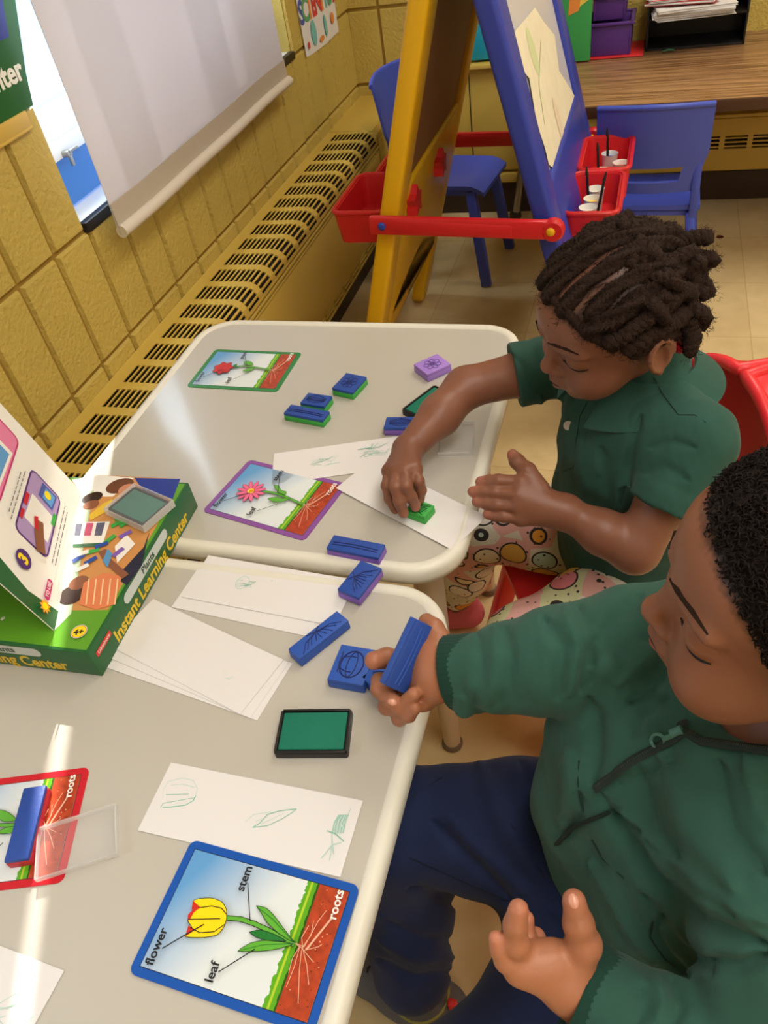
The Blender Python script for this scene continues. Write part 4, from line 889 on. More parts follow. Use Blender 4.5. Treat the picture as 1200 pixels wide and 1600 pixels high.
a.text('Instant Learning Center', BL_ * .52, bh * .30, .0245, 0, m_gold, .03, .86)
a.poly([(BL_ * .50 + u_, bh * .76 + v_) for u_, v_ in rrect(-.058, .058, -.0072, .0072, .0071, 6)], m_silver); a.text('Plants', BL_ * .50 + .004, bh * .76, .0135, 0, mat('print_dark_green', (30, 70, 44), .4), .03)
a.poly([(.010 + u_, bh * .66 + v_) for u_, v_ in rrect(-.002, .030, -.004, .004, .0015, 3)], m_rd); a.text('Lakeshore', .024, bh * .66, .0062, 0, m_wt, .01)
a.mb.build('side_print', root, smooth=False)
a = Art((0, -.0001, 0), (1, 0, 0), (0, 0, 1), dz=.0001)
a.text('Instant Learning Center', -BWD * .42, bh * .30, .0245, 0, m_gold, .03, .86); a.poly([(-BWD * .40 + u_, bh * .76 + v_) for u_, v_ in rrect(-.07, .07, -.0072, .0072, .0071, 6)], m_silver); a.text('Plants', -BWD * .40 + .02, bh * .76, .0135, 0, mat('print_dark_green', (30, 70, 44)), .03)
a.mb.build('front_print', root, smooth=False)
c = place([(204, 759), (268, 786), (229, 825), (169, 797)], BT + .009); r2 = ink_pad('green ink pad in a clear case resting on the green box lid', c[0], c[1], c[2], BT + .001, .068, .048, mat('ink_felt_dim', (30, 110, 96), .7)); 
mb = MB(); mb.box((0, 0, .0125), (.074, .053, .001), m_clear); 
for s_ in (-1, 1): mb.box((0, s_ * .0262, .0065), (.074, .001, .011), m_rim); mb.box((s_ * .0365, 0, .0065), (.001, .052, .011), m_rim)
mb.build('clear_case', r2)

# ---- standing instruction folder on the box
A = Vector(zp(85, 985, BT + .0005)); B = Vector(zp(128, 770, BT + .0005)); e1 = (B - A).normalized(); pp = Vector((-e1.y, e1.x, 0)); th = math.radians(77); e2 = pp * math.cos(th) + Vector((0, 0, 1)) * math.sin(th); nrm = e1.cross(e2)
if nrm.dot(Vector(CAM) - A) < 0: nrm = -nrm
root = thing('instruction_folder', 'standing folded instruction card with numbered pictures on the green box', 'folder', A)
LN = (B - A).length; HT_ = .20
e2b = -pp * 0 + pp * .75 + Vector((0, 0, 0))
mb = MB()
def slab(P0, a_, b_, m, t_=.0012):
    n_ = a_.cross(b_).normalized() * t_; vs = [P0, P0 + a_, P0 + a_ + b_, P0 + b_]; vs += [v - n_ for v in vs]
    mb.add(vs, [(0, 1, 2, 3), (7, 6, 5, 4), (0, 4, 5, 1), (1, 5, 6, 2), (2, 6, 7, 3), (3, 7, 4, 0)], m)
slab(A, e1 * LN, e2 * HT_, m_wt); o = mb.build('front_panel', root, smooth=False, off=root.location)
mb = MB(); top = A + e2 * HT_; foot = A + pp * .115; slab(foot, e1 * LN, top - foot, m_wt); mb.build('back_panel', root, smooth=False, off=root.location)
mb = MB(); mb.add([A - pp * .0, A + e1 * LN, A + e1 * LN - pp * .016, A - pp * .016 + e1 * .02], [(3, 2, 1, 0)], mat('pale_green_print', (190, 210, 180), .5)); o = mb.build('bottom_flap', root, smooth=False, off=root.location)
ar = Art(A, e1, e2, dz=.00012) if e1.cross(e2).dot(nrm) > 0 else None
flip = ar is None
if flip: ar = Art(A, e1, e2, dz=-.00012, z0=-.0001)
def L3(x, y):
    d = Vector(ray(x / 2.667, 480 + y / 2.667)); c_ = Vector(CAM); t_ = (A - c_).dot(nrm) / d.dot(nrm); q = c_ + d * t_ - A; return (q.dot(e1), q.dot(e2))
ar.poly([(0, 0), (.028, 0), (.020, .05), (.034, .12), (.05, HT_), (0, HT_)], m_boxg)
m_pkp, m_lav = mat('print_magenta', (190, 44, 110), .4), mat('print_lavender', (176, 150, 200), .4); m_pup = mat('print_purple', (84, 44, 120), .4)
def framed(u0, u1, v0, v1, mo, mi_):
    ar.poly([(x, y) for x, y in rrect(u0, u1, v0, v1, .010, 5)], mo); ar.poly([(x, y) for x, y in rrect(u0 + .0025, u1 - .0025, v0 + .0025, v1 - .0025, .008, 5)], mi_)
q0 = L3(50, 900); q1 = L3(265, 800); q2 = L3(135, 670); q3 = L3(190, 1055)
us = sorted([q0[0], q1[0], q2[0], q3[0]]); vs_ = sorted([q0[1], q1[1], q2[1], q3[1]])
u0, u1, v0, v1 = us[0] + .002, us[3] - .004, vs_[0] + .004, vs_[3] - .004
framed(u0, u1, v0, v1, m_pup, m_lav)
du, dv = u1 - u0, v1 - v0
fx = lambda a_, b_: (u0 + a_ * du, v0 + b_ * dv)
ar.poly([fx(.22, .10), fx(.62, .06), fx(.66, .80), (fx(.26, .84))], m_wt); ar.poly([fx(.70, .18), fx(.95, .14), fx(.95, .62), fx(.72, .64)], COL['b']); ar.poly([fx(.73, .22), fx(.92, .19), fx(.92, .50), fx(.74, .52)], m_sky); ar.ell(*fx(.84, .4), .006, .006, m_yel)
ar.poly([fx(.42, .86), fx(.60, .86), fx(.60, .97), fx(.42, .97)], m_rb); ar.poly([fx(.2, .88), fx(.34, .88), fx(.34, .97), fx(.2, .97)], m_rb); ar.poly([fx(.50, .04), fx(.68, .03), fx(.68, .14), fx(.5, .15)], m_sgreen)
ar.line([fx(.05, .25), fx(.22, .38), fx(.34, .45)], .016, K('face_brown', (140, 88, 60))); ar.poly([fx(.24, .42), fx(.42, .52), fx(.38, .62), fx(.24, .54)], m_rb)
v2 = v1 + .028; framed(u0 + .01, u1 + .02, v2, v2 + .085, m_pkp, mat('print_pink_light', (226, 130, 170), .4)); gx = lambda a_, b_: (u0 + a_ * du, v2 + b_ * .085)
ar.poly([gx(.3, .08), gx(.9, .05), gx(.9, .6), gx(.3, .62)], m_wt); ar.poly([gx(.36, .12), gx(.84, .10), gx(.84, .5), gx(.36, .52)], m_sky); ar.line([gx(.4, .3), gx(.75, .3)], .004, m_lf); ar.line([gx(.95, .6), gx(.8, .4)], .014, K('face_brown', (140, 88, 60)))
cq = L3(92, 1052); ar.ell(cq[0], cq[1], .0125, .0125, m_pup, n=28); 
ar.text('3', cq[0], cq[1], .021, 0, m_yel, .05) if not flip else None
for k, vv in enumerate((v1 + .006, v1 + .013)):
    ar.line([(u0 + .01, vv), (u0 + .09, vv)], .0011, m_blk) if False else None
def words(u_, v_, n_, seed):
    rr_ = random.Random(seed); x = u_
    for i in range(n_):
        l_ = rr_.uniform(.005, .012); ar.line([(x, v_), (x + l_, v_)], .0013, mat('print_fine_grey', (110, 110, 116), .5)); x += l_ + .003
words(u0, v0 - .006, 9, 1); words(u0, v0 - .011, 8, 2); words(u0 + .004, v1 + .010, 8, 3); words(u0 + .01, v1 + .016, 7, 4)
fq = L3(188, 1180); ar.poly([(fq[0] + a_, fq[1] + b_) for a_, b_ in rrect(-.016, .014, -.0045, .0045, .004, 4)], m_pkp); ar.text('TO USE', fq[0] - .001, fq[1], .0068, 0, m_wt, .02)
sq = L3(172, 1252); ar.poly([(sq[0] + (.0095 if i % 2 else .006) * math.cos(math.pi * i / 9), sq[1] + (.0095 if i % 2 else .006) * math.sin(math.pi * i / 9)) for i in range(18)], mat('print_orange_star', (236, 160, 40), .4)); ar.ell(sq[0], sq[1], .0045, .0045, m_yel)
ar.mb.build('printed_steps', root, smooth=False, off=root.location)

# ---------------------------------------------------------------- bodies: signed distance field meshed with surface nets
class Field:
    def __init__(s, lo, hi, h):
        s.lo = np.array(lo, float); s.h = h; s.n = np.ceil((np.array(hi) - s.lo) / h).astype(int) + 1
        s.a = np.full(s.n, .06, np.float32)
    def sub(s, lo, hi):
        i0 = np.clip(np.floor((np.array(lo) - s.lo) / s.h).astype(int), 0, s.n); i1 = np.clip(np.ceil((np.array(hi) - s.lo) / s.h).astype(int) + 1, 0, s.n)
        if (i1 <= i0).any(): return None
        ax = [(s.lo[k] + s.h * np.arange(i0[k], i1[k])).astype(np.float32) for k in range(3)]
        return tuple(slice(a, b) for a, b in zip(i0, i1)), ax[0][:, None, None], ax[1][None, :, None], ax[2][None, None, :]
    def op(s, fn, lo, hi, k=.006, mode='add'):
        pad = k + .012; r = s.sub(np.array(lo) - pad, np.array(hi) + pad)
        if r is None: return
        sl, X, Y, Z = r; d = fn(X, Y, Z); a = s.a[sl]
        if mode == 'sub':
            h_ = np.clip(.5 - .5 * (a + d) / k, 0, 1); s.a[sl] = a * (1 - h_) - d * h_ + k * h_ * (1 - h_); return
        h_ = np.clip(.5 + .5 * (a - d) / k, 0, 1); s.a[sl] = a * (1 - h_) + d * h_ - k * h_ * (1 - h_)
    def cap(s, a, b, ra, rb=None, k=.006, mode='add', cut=False, flat=None):
        rb = ra if rb is None else rb; a = np.array(a, float); b = np.array(b, float); ab = b - a; L2 = max(float(ab @ ab), 1e-12); nn = ab / math.sqrt(L2)
        def fn(X, Y, Z):
            x, y, z = X - a[0], Y - a[1], Z - a[2]; t_ = np.clip((x * ab[0] + y * ab[1] + z * ab[2]) / L2, 0, 1)
            d = np.sqrt((x - t_ * ab[0]) ** 2 + (y - t_ * ab[1]) ** 2 + (z - t_ * ab[2]) ** 2) - (ra + (rb - ra) * t_)
            if cut: d = np.maximum(d, (X - b[0]) * nn[0] + (Y - b[1]) * nn[1] + (Z - b[2]) * nn[2])
            return d
        r = max(ra, rb); s.op(fn, np.minimum(a, b) - r, np.maximum(a, b) + r, k, mode)
    def chain(s, pts, rs, k=.006, **kw):
        for i in range(len(pts) - 1): s.cap(pts[i], pts[i + 1], rs[i], rs[i + 1], k, **kw)
    def ell(s, c, r, R=None, k=.006, mode='add', extra=None):
        c = np.array(c, float); R = np.eye(3) if R is None else np.array(R)
        def fn(X, Y, Z):
            x, y, z = X - c[0], Y - c[1], Z - c[2]
            q = [(x * R[0][i] + y * R[1][i] + z * R[2][i]) for i in range(3)]
            k0 = np.sqrt(sum((q[i] / r[i]) ** 2 for i in range(3))); k1 = np.sqrt(sum((q[i] / r[i] ** 2) ** 2 for i in range(3))) + 1e-9
            d = k0 * (k0 - 1) / k1
            if extra is not None: d = np.maximum(d, extra(*q))
            return d
        m_ = max(r); s.op(fn, c - m_, c + m_, k, mode)
    def plane(s, p, n_, lo, hi, k=.004):      # cut away what lies beyond p along n
        p = np.array(p, float); n_ = np.array(n_, float) / np.linalg.norm(n_)
        r = s.sub(lo, hi)
        if r is None: return
        sl, X, Y, Z = r; d = (X - p[0]) * n_[0] + (Y - p[1]) * n_[1] + (Z - p[2]) * n_[2]; s.a[sl] = np.maximum(s.a[sl], d)
    def mesh(s):
        a = s.a; ins = a < 0; n_ = a.shape
        c8 = [ins[i:n_[0] - 1 + i, j:n_[1] - 1 + j, k:n_[2] - 1 + k] for i in (0, 1) for j in (0, 1) for k in (0, 1)]
        any_ = c8[0].copy(); all_ = c8[0].copy()
        for c in c8[1:]: any_ |= c; all_ &= c
        idx = np.argwhere(any_ & ~all_)
        vid = np.full(any_.shape, -1, np.int32); vid[tuple(idx.T)] = np.arange(len(idx))
        acc = np.zeros((len(idx), 3)); cnt = np.zeros(len(idx))
        co = [(i, j, k) for i in (0, 1) for j in (0, 1) for k in (0, 1)]
        val = {c: a[idx[:, 0] + c[0], idx[:, 1] + c[1], idx[:, 2] + c[2]] for c in co}
        for c in co:
            for ax in range(3):
                if c[ax] == 0:
                    d = list(c); d[ax] = 1; d = tuple(d); u, v = val[c], val[d]; m_ = (u < 0) != (v < 0)
                    t_ = np.where(m_, u / np.where(m_, u - v, 1), 0); p = np.tile(np.array(c, float), (len(idx), 1)); p[:, ax] = t_
                    acc[m_] += p[m_]; cnt += m_
        V = (idx + acc / cnt[:, None]) * s.h + s.lo
        Fs = []
        for ax in range(3):
            o = [slice(0, n_[0] - 1), slice(0, n_[1] - 1), slice(0, n_[2] - 1)]
            lo_ = [slice(1, n_[q] - 1) if q != ax else slice(0, n_[q] - 1) for q in range(3)]; hi_ = list(lo_); hi_[ax] = slice(1, n_[ax])
            A, B = ins[tuple(lo_)], ins[tuple(hi_)]
            for sgn, msk in ((1, A & ~B), (0, ~A & B)):
                e = np.argwhere(msk)
                for q in range(3):
                    if q != ax: e[:, q] += 1
                b1, b2 = [(1, 2), (2, 0), (0, 1)][ax]
                def g(d1, d2):
                    f = e.copy(); f[:, b1] += d1; f[:, b2] += d2; return vid[f[:, 0], f[:, 1], f[:, 2]]
                q4 = np.stack([g(-1, -1), g(0, -1), g(0, 0), g(-1, 0)], 1)
                Fs.append(q4 if sgn else q4[:, ::-1])
        return V, np.concatenate(Fs)
def sdf_object(name, fld, m, parent, off, color=None, disp=None, relax=1):
    V, F_ = fld.mesh()
    me = bpy.data.meshes.new(name); me.vertices.add(len(V)); 
    E_ = np.concatenate([F_[:, [0, 1]], F_[:, [1, 2]], F_[:, [2, 3]], F_[:, [3, 0]]])
    for _ in range(relax):
        acc = np.zeros_like(V); cn = np.zeros(len(V))
        for ax in range(3): acc[:, ax] = np.bincount(E_[:, 0], V[E_[:, 1], ax], len(V)) + np.bincount(E_[:, 1], V[E_[:, 0], ax], len(V))
        cn = np.bincount(E_[:, 0], minlength=len(V)) + np.bincount(E_[:, 1], minlength=len(V)); V = V * .5 + .5 * acc / cn[:, None]
    if disp is not None:
        n3 = np.cross(V[F_[:, 2]] - V[F_[:, 0]], V[F_[:, 3]] - V[F_[:, 1]]); vn = np.zeros_like(V)
        for q in range(4):
            for ax in range(3): vn[:, ax] += np.bincount(F_[:, q], n3[:, ax], len(V))
        vn /= np.linalg.norm(vn, axis=1)[:, None] + 1e-12; V = V + vn * disp(V, vn)[:, None]
    me.vertices.foreach_set('co', (V - np.array(off)).astype(np.float32).ravel())
    me.loops.add(F_.size); me.loops.foreach_set('vertex_index', F_.astype(np.int32).ravel())
    me.polygons.add(len(F_)); me.polygons.foreach_set('loop_start', np.arange(0, F_.size, 4, dtype=np.int32)); me.update(calc_edges=True)
    me.polygons.foreach_set('use_smooth', np.ones(len(F_), bool)); me.materials.append(m)
    if color is not None:
        at_ = me.color_attributes.new('tint', 'FLOAT_COLOR', 'POINT'); at_.data.foreach_set('color', color(V).astype(np.float32).ravel())
    me.validate(); me.update()
    o = bpy.data.objects.new(name, me); SC.collection.objects.link(o); o.parent = parent
    return o, V, F_
def wob(V, sc, seed=0):     # cheap smooth pseudo noise
    r_ = np.random.RandomState(seed); out = np.zeros(len(V))
    for i in range(6):
        k_ = r_.normal(size=3) * sc * (1 + .4 * i); out += np.sin(V @ k_ + r_.uniform(0, 6)) / (1 + .4 * i)
    return out / 3
CR_ = np.array(Euler(CAM_ROT).to_matrix())
def creases(V, lines):
    '''cloth creases: each line is (image points it runs through, depth in m, half width in px)'''
    q = (V - CAM) @ CR_; P = np.stack([600 + F_PX * q[:, 0] / -q[:, 2], 800 - F_PX * q[:, 1] / -q[:, 2]], 1); out = np.zeros(len(V))
    for pts, amp, w_ in lines:
        dm = np.full(len(V), 1e9); n_ = len(pts) - 1
        for i, (a, b) in enumerate(zip(pts, pts[1:])):
            a = np.array(a, float); b = np.array(b, float); t_ = np.clip(((P - a) @ (b - a)) / ((b - a) @ (b - a)), 0, 1)
            e = (i + t_) / n_; d = np.linalg.norm(P - a - t_[:, None] * (b - a), axis=1) / np.clip(np.minimum(e, 1 - e) * 4 + .35, 0, 1); dm = np.minimum(dm, d)
        out += amp * np.exp(-(dm / w_) ** 2)
    return out
def lin(*c): return np.array([s2l(x) for x in c])

def skin_mat(name, rough=.42):
    m = mat(name, (150, 96, 64), rough, bump=.06, bscale=700, subs=.12, spec=.45); n = m.node_tree.nodes; L = m.node_tree.links; b = n['Principled BSDF']
    a_ = n.new('ShaderNodeAttribute'); a_.attribute_name = 'tint'; L.new(a_.outputs['Color'], b.inputs['Base Color']); b.inputs['Subsurface Radius'].default_value = (1, .4, .2); b.inputs['Subsurface Scale'].default_value = .006
    return m
def RmE(a, b, c): return np.array(Euler([math.radians(x) for x in (a, b, c)]).to_matrix())
def head(fl, R, t, s=1.0, chub=0, back=.090, top=.078):
    W = lambda f, l, u: R @ (np.array([f, l, u]) * s) + t
    E_ = lambda c, r, k=.008, mode='add', **kw: fl.ell(W(*c), [x * s for x in r], R, k, mode, **kw)
    C_ = lambda a, b, ra, rb=None, k=.006, mode='add': fl.cap(W(*a), W(*b), ra * s, (ra if rb is None else rb) * s, k, mode)
    E_((-.010 + (.090 - back) * .9, 0, .026), (back, .073, top), .01)
    E_((.042, 0, .036), (.046, .056, .044), .02)
    E_((.022, 0, -.030), (.060, .057, .062), .03)
    E_((.050, 0, -.058), (.033, .034, .034), .02)
    C_((.064, -.006, -.083), (.064, .006, -.083), .014, k=.016)
    for sd in (-1, 1):
        E_((.052, sd * .036, -.040), (.032 + chub * .2, .025 + chub, .030 + chub), .018)
        E_((.088, sd * .033, .006), (.016, .017, .012), .010, 'sub')
        E_((.0665, sd * .0325, .0015), (.0155, .0175, .0135), .003)
        C_((.0835, sd * .014, .021), (.070, sd * .050, .021), .006, .004, .012)
        E_((.085, sd * .0125, -.030), (.0095, .0078, .0072), .004)
        E_((.0885, sd * .0065, -.0355), (.004, .003, .003), .002, 'sub')
    C_((.078, 0, .012), (.092, 0, -.022), .0065, .0085, .010); E_((.0935, 0, -.0255), (.0105, .0105, .0088), .005)
    E_((.080, 0, -.052), (.013, .021, .013), .010)
    C_((.087, -.012, -.0515), (.0915, 0, -.0495), .0042, .0052, .003); C_((.087, .012, -.0515), (.0915, 0, -.0495), .0042, .0052, .003)
    C_((.084, -.011, -.0615), (.0885, 0, -.0625), .0044, .0062, .003); C_((.084, .011, -.0615), (.0885, 0, -.0625), .0044, .0062, .003)
    C_((.098, -.016, -.0560), (.098, .016, -.0560), .0085, k=.002, mode='sub') if False else None
    for sd in (-1, 1):
        E_((-.008, sd * .078, -.006), (.017, .0075, .026), .006)
        E_((-.006, sd * .0855, -.004), (.0105, .0068, .018), .002, 'sub')
        pts = [(-.008 + .0155 * math.cos(a), sd * (.083 + .002 * math.cos(a)), -.004 + .024 * math.sin(a)) for a in [math.radians(x) for x in range(-60, 215, 25)]]
        for p, q in zip(pts, pts[1:]): C_(p, q, .0032, k=.002)
        E_((.004, sd * .079, -.012), (.005, .0045, .006), .003); E_((-.004, sd * .0805, -.030), (.006, .0045, .0065), .003)
    C_((-.024, 0, -.05), (-.034, 0, -.14), .036, .038, .02)
    return W

def finger(fl, pts, r0, r1, k=.003):
    n_ = len(pts); rs = [r0 + (r1 - r0) * i / (n_ - 1) for i in range(n_)]
    fl.chain([np.array(p) for p in pts], rs, k)
    for p, r in list(zip(pts, rs))[1:-1]: fl.ell(np.array(p), [r * 1.08] * 3, None, .002)

# ---------------------------------------------------------------- the girl in the polo shirt
GR, Gt = RmE(-10.7, 15.8, 210.9), np.array([.886, -1.791, .778]); GS = .93
m_gskin = skin_mat('girl_skin'); g0 = np.array([.93, -1.74, 0])
girl = thing('person', 'girl with braided hair and dark green polo pressing a stamp at the far table', 'person', g0)
fl = Field((.52, -2.02, .0), (1.10, -1.52, .90), .002)
W = head(fl, GR, Gt, GS, back=.082, top=.075)
n0 = W(-.030, 0, -.115); gl = np.array([.5, -.86, 0])     # her left
shR, shL = np.array([.852, -1.682, .650]), np.array([.985, -1.838, .640])
chest = np.array([.925, -1.765, .57]); pel = np.array([.955, -1.735, .35])
fl.chain([n0, (n0 + chest) / 2 + [0, 0, .02], chest, pel], [.034, .045, .062, .066], .03)
fl.cap(shR, shL, .034, .034, .03)
elR = np.array([.697, -1.735, .632]); wrR = at(637, 703, 1.0)
fl.chain([shR, (shR + elR) / 2, elR, elR * .55 + wrR * .45, wrR], [.034, .030, .0265, .026, .0185], .012)
elL = at(992, 858, .915); wrL = at(882, 800, .925)
fl.chain([shL, (shL + elL) / 2, elL, elL * .55 + wrL * .45, wrL], [.034, .030, .028, .026, .0185], .012)
# right hand on the green stamp
H3 = lambda u, v, z: zp(560 + u / 3.53, 640 + v / 3.53, z)
S3 = lambda u, v, D: at(560 + u / 3.53, 640 + v / 3.53, D)
kn = [H3(172, 340, .612), H3(208, 345, .618), H3(256, 345, .620), H3(308, 335, .616)]
for q, r in zip(kn, (.0098, .0108, .0108, .0105)): fl.cap(wrR, q, .0160, r, .008)
fl.cap(kn[0], kn[3], .0085, .009, .006)
finger(fl, [kn[0], H3(158, 420, .610), H3(172, 490, .594), H3(205, 552, .580)], .0078, .0060, .0018)
finger(fl, [kn[1], H3(204, 425, .617), H3(226, 508, .600), H3(250, 572, .582)], .0084, .0064, .0018)
finger(fl, [kn[2], H3(262, 420, .618), H3(290, 480, .602), H3(316, 536, .584)], .0084, .0064, .0018)
finger(fl, [kn[3], H3(330, 395, .612), H3(345, 445, .598), H3(338, 495, .585)], .0080, .0062, .0018)
finger(fl, [wrR * .45 + kn[3] * .55, H3(318, 440, .594), H3(322, 510, .580)], .0090, .0068, .003)
# left hand held open beside the table edge
LD = .925
kL = [S3(900, 400, LD), S3(880, 470, LD - .004), S3(880, 535, LD - .002), S3(895, 600, LD + .004)]
for q in kL: fl.cap(wrL, q, .0175, .0095, .010)
fl.cap(kL[0], kL[3], .0098, .0088, .006)
for b_, mid, tip, r in ((kL[0], (770, 392), (675, 398), .0086), (kL[1], (750, 455), (632, 453), .0088), (kL[2], (760, 525), (655, 508), .0086), (kL[3], (800, 590), (712, 578), .0078)):
    m2 = S3(*mid, LD + .004); t2 = S3(*tip, LD + .012); finger(fl, [b_, m2, (m2 + t2) / 2, t2], r * .98, r * .80, .0015)
finger(fl, [S3(1000, 440, LD), S3(930, 340, LD + .005), S3(875, 285, LD + .012), S3(850, 250, LD + .016)], .0125, .0072)
# legs under the clothes
hipR, hipL = pel + [-.03, .045, -.01], pel + [.02, -.06, -.01]
knR, knL = np.array([.690, -1.715, .345]), np.array([.800, -1.935, .355]); anR, anL = np.array([.63, -1.65, .065]), np.array([.905, -1.86, .065])
for h_, k_, a_ in ((hipR, knR, anR), (hipL, knL, anL)): fl.chain([h_, k_, a_], [.05, .036, .022], .02)
skinG, dkG = lin(132, 86, 66), lin(62, 40, 32)
rows_l = [-.050, -.027, -.003, .0215, .044, .064]
def hair_field_local(P, R, t, s): return ((P - t) @ R) / s
def hairline_u(f): return np.interp(f, [-.2, -.03, -.012, .018, .034, .050, .068, .076, .095], [-.055, -.045, .018, .0, .030, .046, .058, .064, .07])
def gcolor(V):
    q = hair_field_local(V, GR, Gt, GS); c = np.tile(np.append(skinG, 1), (len(V), 1)); hd = np.linalg.norm(q, axis=1) < .13
    d = q[:, 2] - hairline_u(q[:, 0]); w_ = np.clip(d / .012 + .3, 0, 1) * hd * (np.abs(q[:, 1]) < .078)
    row = np.min(np.stack([np.abs(q[:, 1] - r) for r in rows_l]), 0); part = np.clip((row - .0085) / .003, 0, 1)
    w_ = w_ * (1 - .62 * part * (np.abs(q[:, 1]) < .06)) ; c[:, :3] = c[:, :3] * (1 - w_[:, None]) + dkG * w_[:, None]
    lip = np.clip(1 - np.linalg.norm((q - [.090, 0, -.0565]) / [.010, .016, .0105], axis=1), 0, .35) / .35 * hd
    c[:, :3] = c[:, :3] * (1 - .5 * lip[:, None]) + lin(150, 84, 76) * .5 * lip[:, None]
    bl = np.clip(1 - np.linalg.norm(q - [.095, 0, -.025], axis=1) / .018, 0, 1) * hd; c[:, :3] *= (1 + .12 * bl[:, None])
    for tip in (H3(252, 575, .580), H3(320, 540, .583), S3(665, 398, LD + .012), S3(625, 453, LD + .012), S3(648, 508, LD + .012), S3(705, 578, LD + .012), S3(848, 247, LD + .016)):
        w2 = np.clip(1.3 - np.linalg.norm(V - tip, axis=1) / .010, 0, 1)[:, None]; c[:, :3] = c[:, :3] * (1 - .55 * w2) + lin(196, 122, 100) * .55 * w2
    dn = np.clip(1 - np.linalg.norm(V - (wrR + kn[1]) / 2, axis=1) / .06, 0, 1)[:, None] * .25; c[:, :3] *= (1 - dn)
    return c
gb, GV, GF = sdf_object('body', fl, m_gskin, girl, g0, gcolor)
bvhG = BVHTree.FromPolygons([Vector(v) for v in GV], GF.tolist())
def hug(bvh, R, t, s, pts, lift=.0006, cen=(-.005, 0, .01)):
    """project head-local points onto the head surface, seen from outside"""
    c = R @ (np.array(cen) * s) + t; out = []
    for p in pts:
        d = R @ (np.array(p) * s) + t - c; d = d / np.linalg.norm(d); hit = bvh.ray_cast(Vector(c + d * .2), Vector(-d))
        if hit[0] is not None: out.append(hit[0] + Vector(d) * lift)
    return out
m_hair = mat('dark_brown_hair', (48, 34, 27), .85, bump=.8, bscale=500, spec=.2); m_lash = mat('black_lash', (18, 13, 12), .6)
def face_hair(bvh, R, t, s, root):
    for sd in (-1, 1):
        mb = MB(); pts = hug(bvh, R, t, s, [(.085, sd * .011, .0245), (.083, sd * .022, .0285), (.076, sd * .036, .0295), (.066, sd * .047, .0255)][:4 if sd > 0 else 2], .0002)
        if len(pts) > 1: mb.tube(pts, [.0010, .0023, .0021, .0006][:len(pts)], m_hair, 6, flat=.5); mb.build('eyebrow', root, off=root.location)
        mb = MB(); pts = hug(bvh, R, t, s, [(.090 - .0032 * i, sd * ((.020 if sd > 0 else .028) + (.0030 if sd > 0 else .002) * i), -.0075 - .0022 * math.sin(math.pi * i / 9) + .0003 * i) for i in range(10)], .0002)
        if len(pts) > 2 and (sd > 0 or root is girl): mb.tube(pts, [.0006] + [.0012] * (len(pts) - 2) + [.0006], m_lash, 6); mb.build('eyelashes', root, off=root.location)
face_hair(bvhG, GR, Gt, GS, girl)
mb = MB(); pts = hug(bvhG, GR, Gt, GS, [(.09, l_, -.0562 - .0012 * abs(l_) / .015) for l_ in np.linspace(-.0145, .0145, 9)], -.0002); mb.tube(pts, [.0004] + [.0009] * (len(pts) - 2) + [.0004], mat('lip_line', (66, 34, 30), .6), 6); mb.build('mouth_line', girl, off=g0)

# braids and twists
def twist(mb, pts, r, m, pitch=.013, fuzz=0, rnd=random.Random(1), taper=1.0, rr=None):
    P = [Vector(p) for p in pts]; L_ = [0]
    for a, b in zip(P, P[1:]): L_.append(L_[-1] + (b - a).length)
    tot = L_[-1]; n_ = max(8, int(tot / .0022)); sm = []
    for i in range(n_ + 1):
        x = tot * i / n_; j = max(k for k in range(len(L_)) if L_[k] <= x + 1e-9); j = min(j, len(P) - 2); f = (x - L_[j]) / max(1e-9, L_[j + 1] - L_[j]); 
        p0, p1, p2, p3 = P[max(0, j - 1)], P[j], P[j + 1], P[min(len(P) - 1, j + 2)]
        sm.append(.5 * ((2 * p1) + (-p0 + p2) * f + (2 * p0 - 5 * p1 + 4 * p2 - p3) * f * f + (-p0 + 3 * p1 - 3 * p2 + p3) * f ** 3))
    for ph in (0, math.pi):
        out = []; rs = []; u = None
        for i, p in enumerate(sm):
            t_ = (sm[min(i + 1, n_)] - sm[max(i - 1, 0)]).normalized()
            if u is None: u = t_.orthogonal().normalized()
            u = (u - t_ * u.dot(t_)).normalized(); b = t_.cross(u); a = 2 * math.pi * (tot * i / n_) / pitch + ph
            e = min(1, .35 + min(i, n_ - i) / 4); rk = r * (1 + (taper - 1) * i / n_) * e * (1 + .12 * math.sin(i * 1.7 + ph))
            out.append(p + (u * math.cos(a) + b * math.sin(a)) * rk * .5); rs.append(rk * .62)
        mb.tube(out, rs, m, 7)
    if fuzz:
        for _ in range(int(fuzz * tot * 1000)):
            p = sm[rnd.randrange(n_ + 1)]; d = Vector((rnd.gauss(0, 1), rnd.gauss(0, 1), rnd.gauss(0, 1))).normalized(); d2 = Vector((rnd.gauss(0, 1), rnd.gauss(0, 1), rnd.gauss(0, 1))).normalized()
            a = p + d * r * .85; mb.tube([a, a + d * .0018 + d2 * .001, a + d * .002 + d2 * .0034], [.00022, .0002, .0001], m, 3, caps=False)
mbH = MB(); rg = random.Random(7)
for l0 in rows_l[:5]:
    c0 = math.sqrt(max(.2, 1 - (l0 / .074) ** 2)); ctrl = []
    f0 = math.degrees(math.asin(min(.99, .052 / .078 / c0))) if abs(l0) < .04 else 44
    for i in range(9):
        ph = math.radians(28 + (142 - 28) * i / 8 + (8 if abs(l0) > .04 else 0)); lat = l0 + (.0 - l0) * .15 * (i / 8) ** 2
        ctrl.append((-.010 + .092 * math.cos(ph) * c0, lat + (.075 * (1 - c0) * (1 if l0 > 0 else -1) * 0), .026 + .080 * math.sin(ph) * c0))
    pts = hug(bvhG, GR, Gt, GS, ctrl, .0015, cen=(-.01, 0, .01))
    twist(mbH, pts, .0090, m_hair, .0085, 6.0, rg)
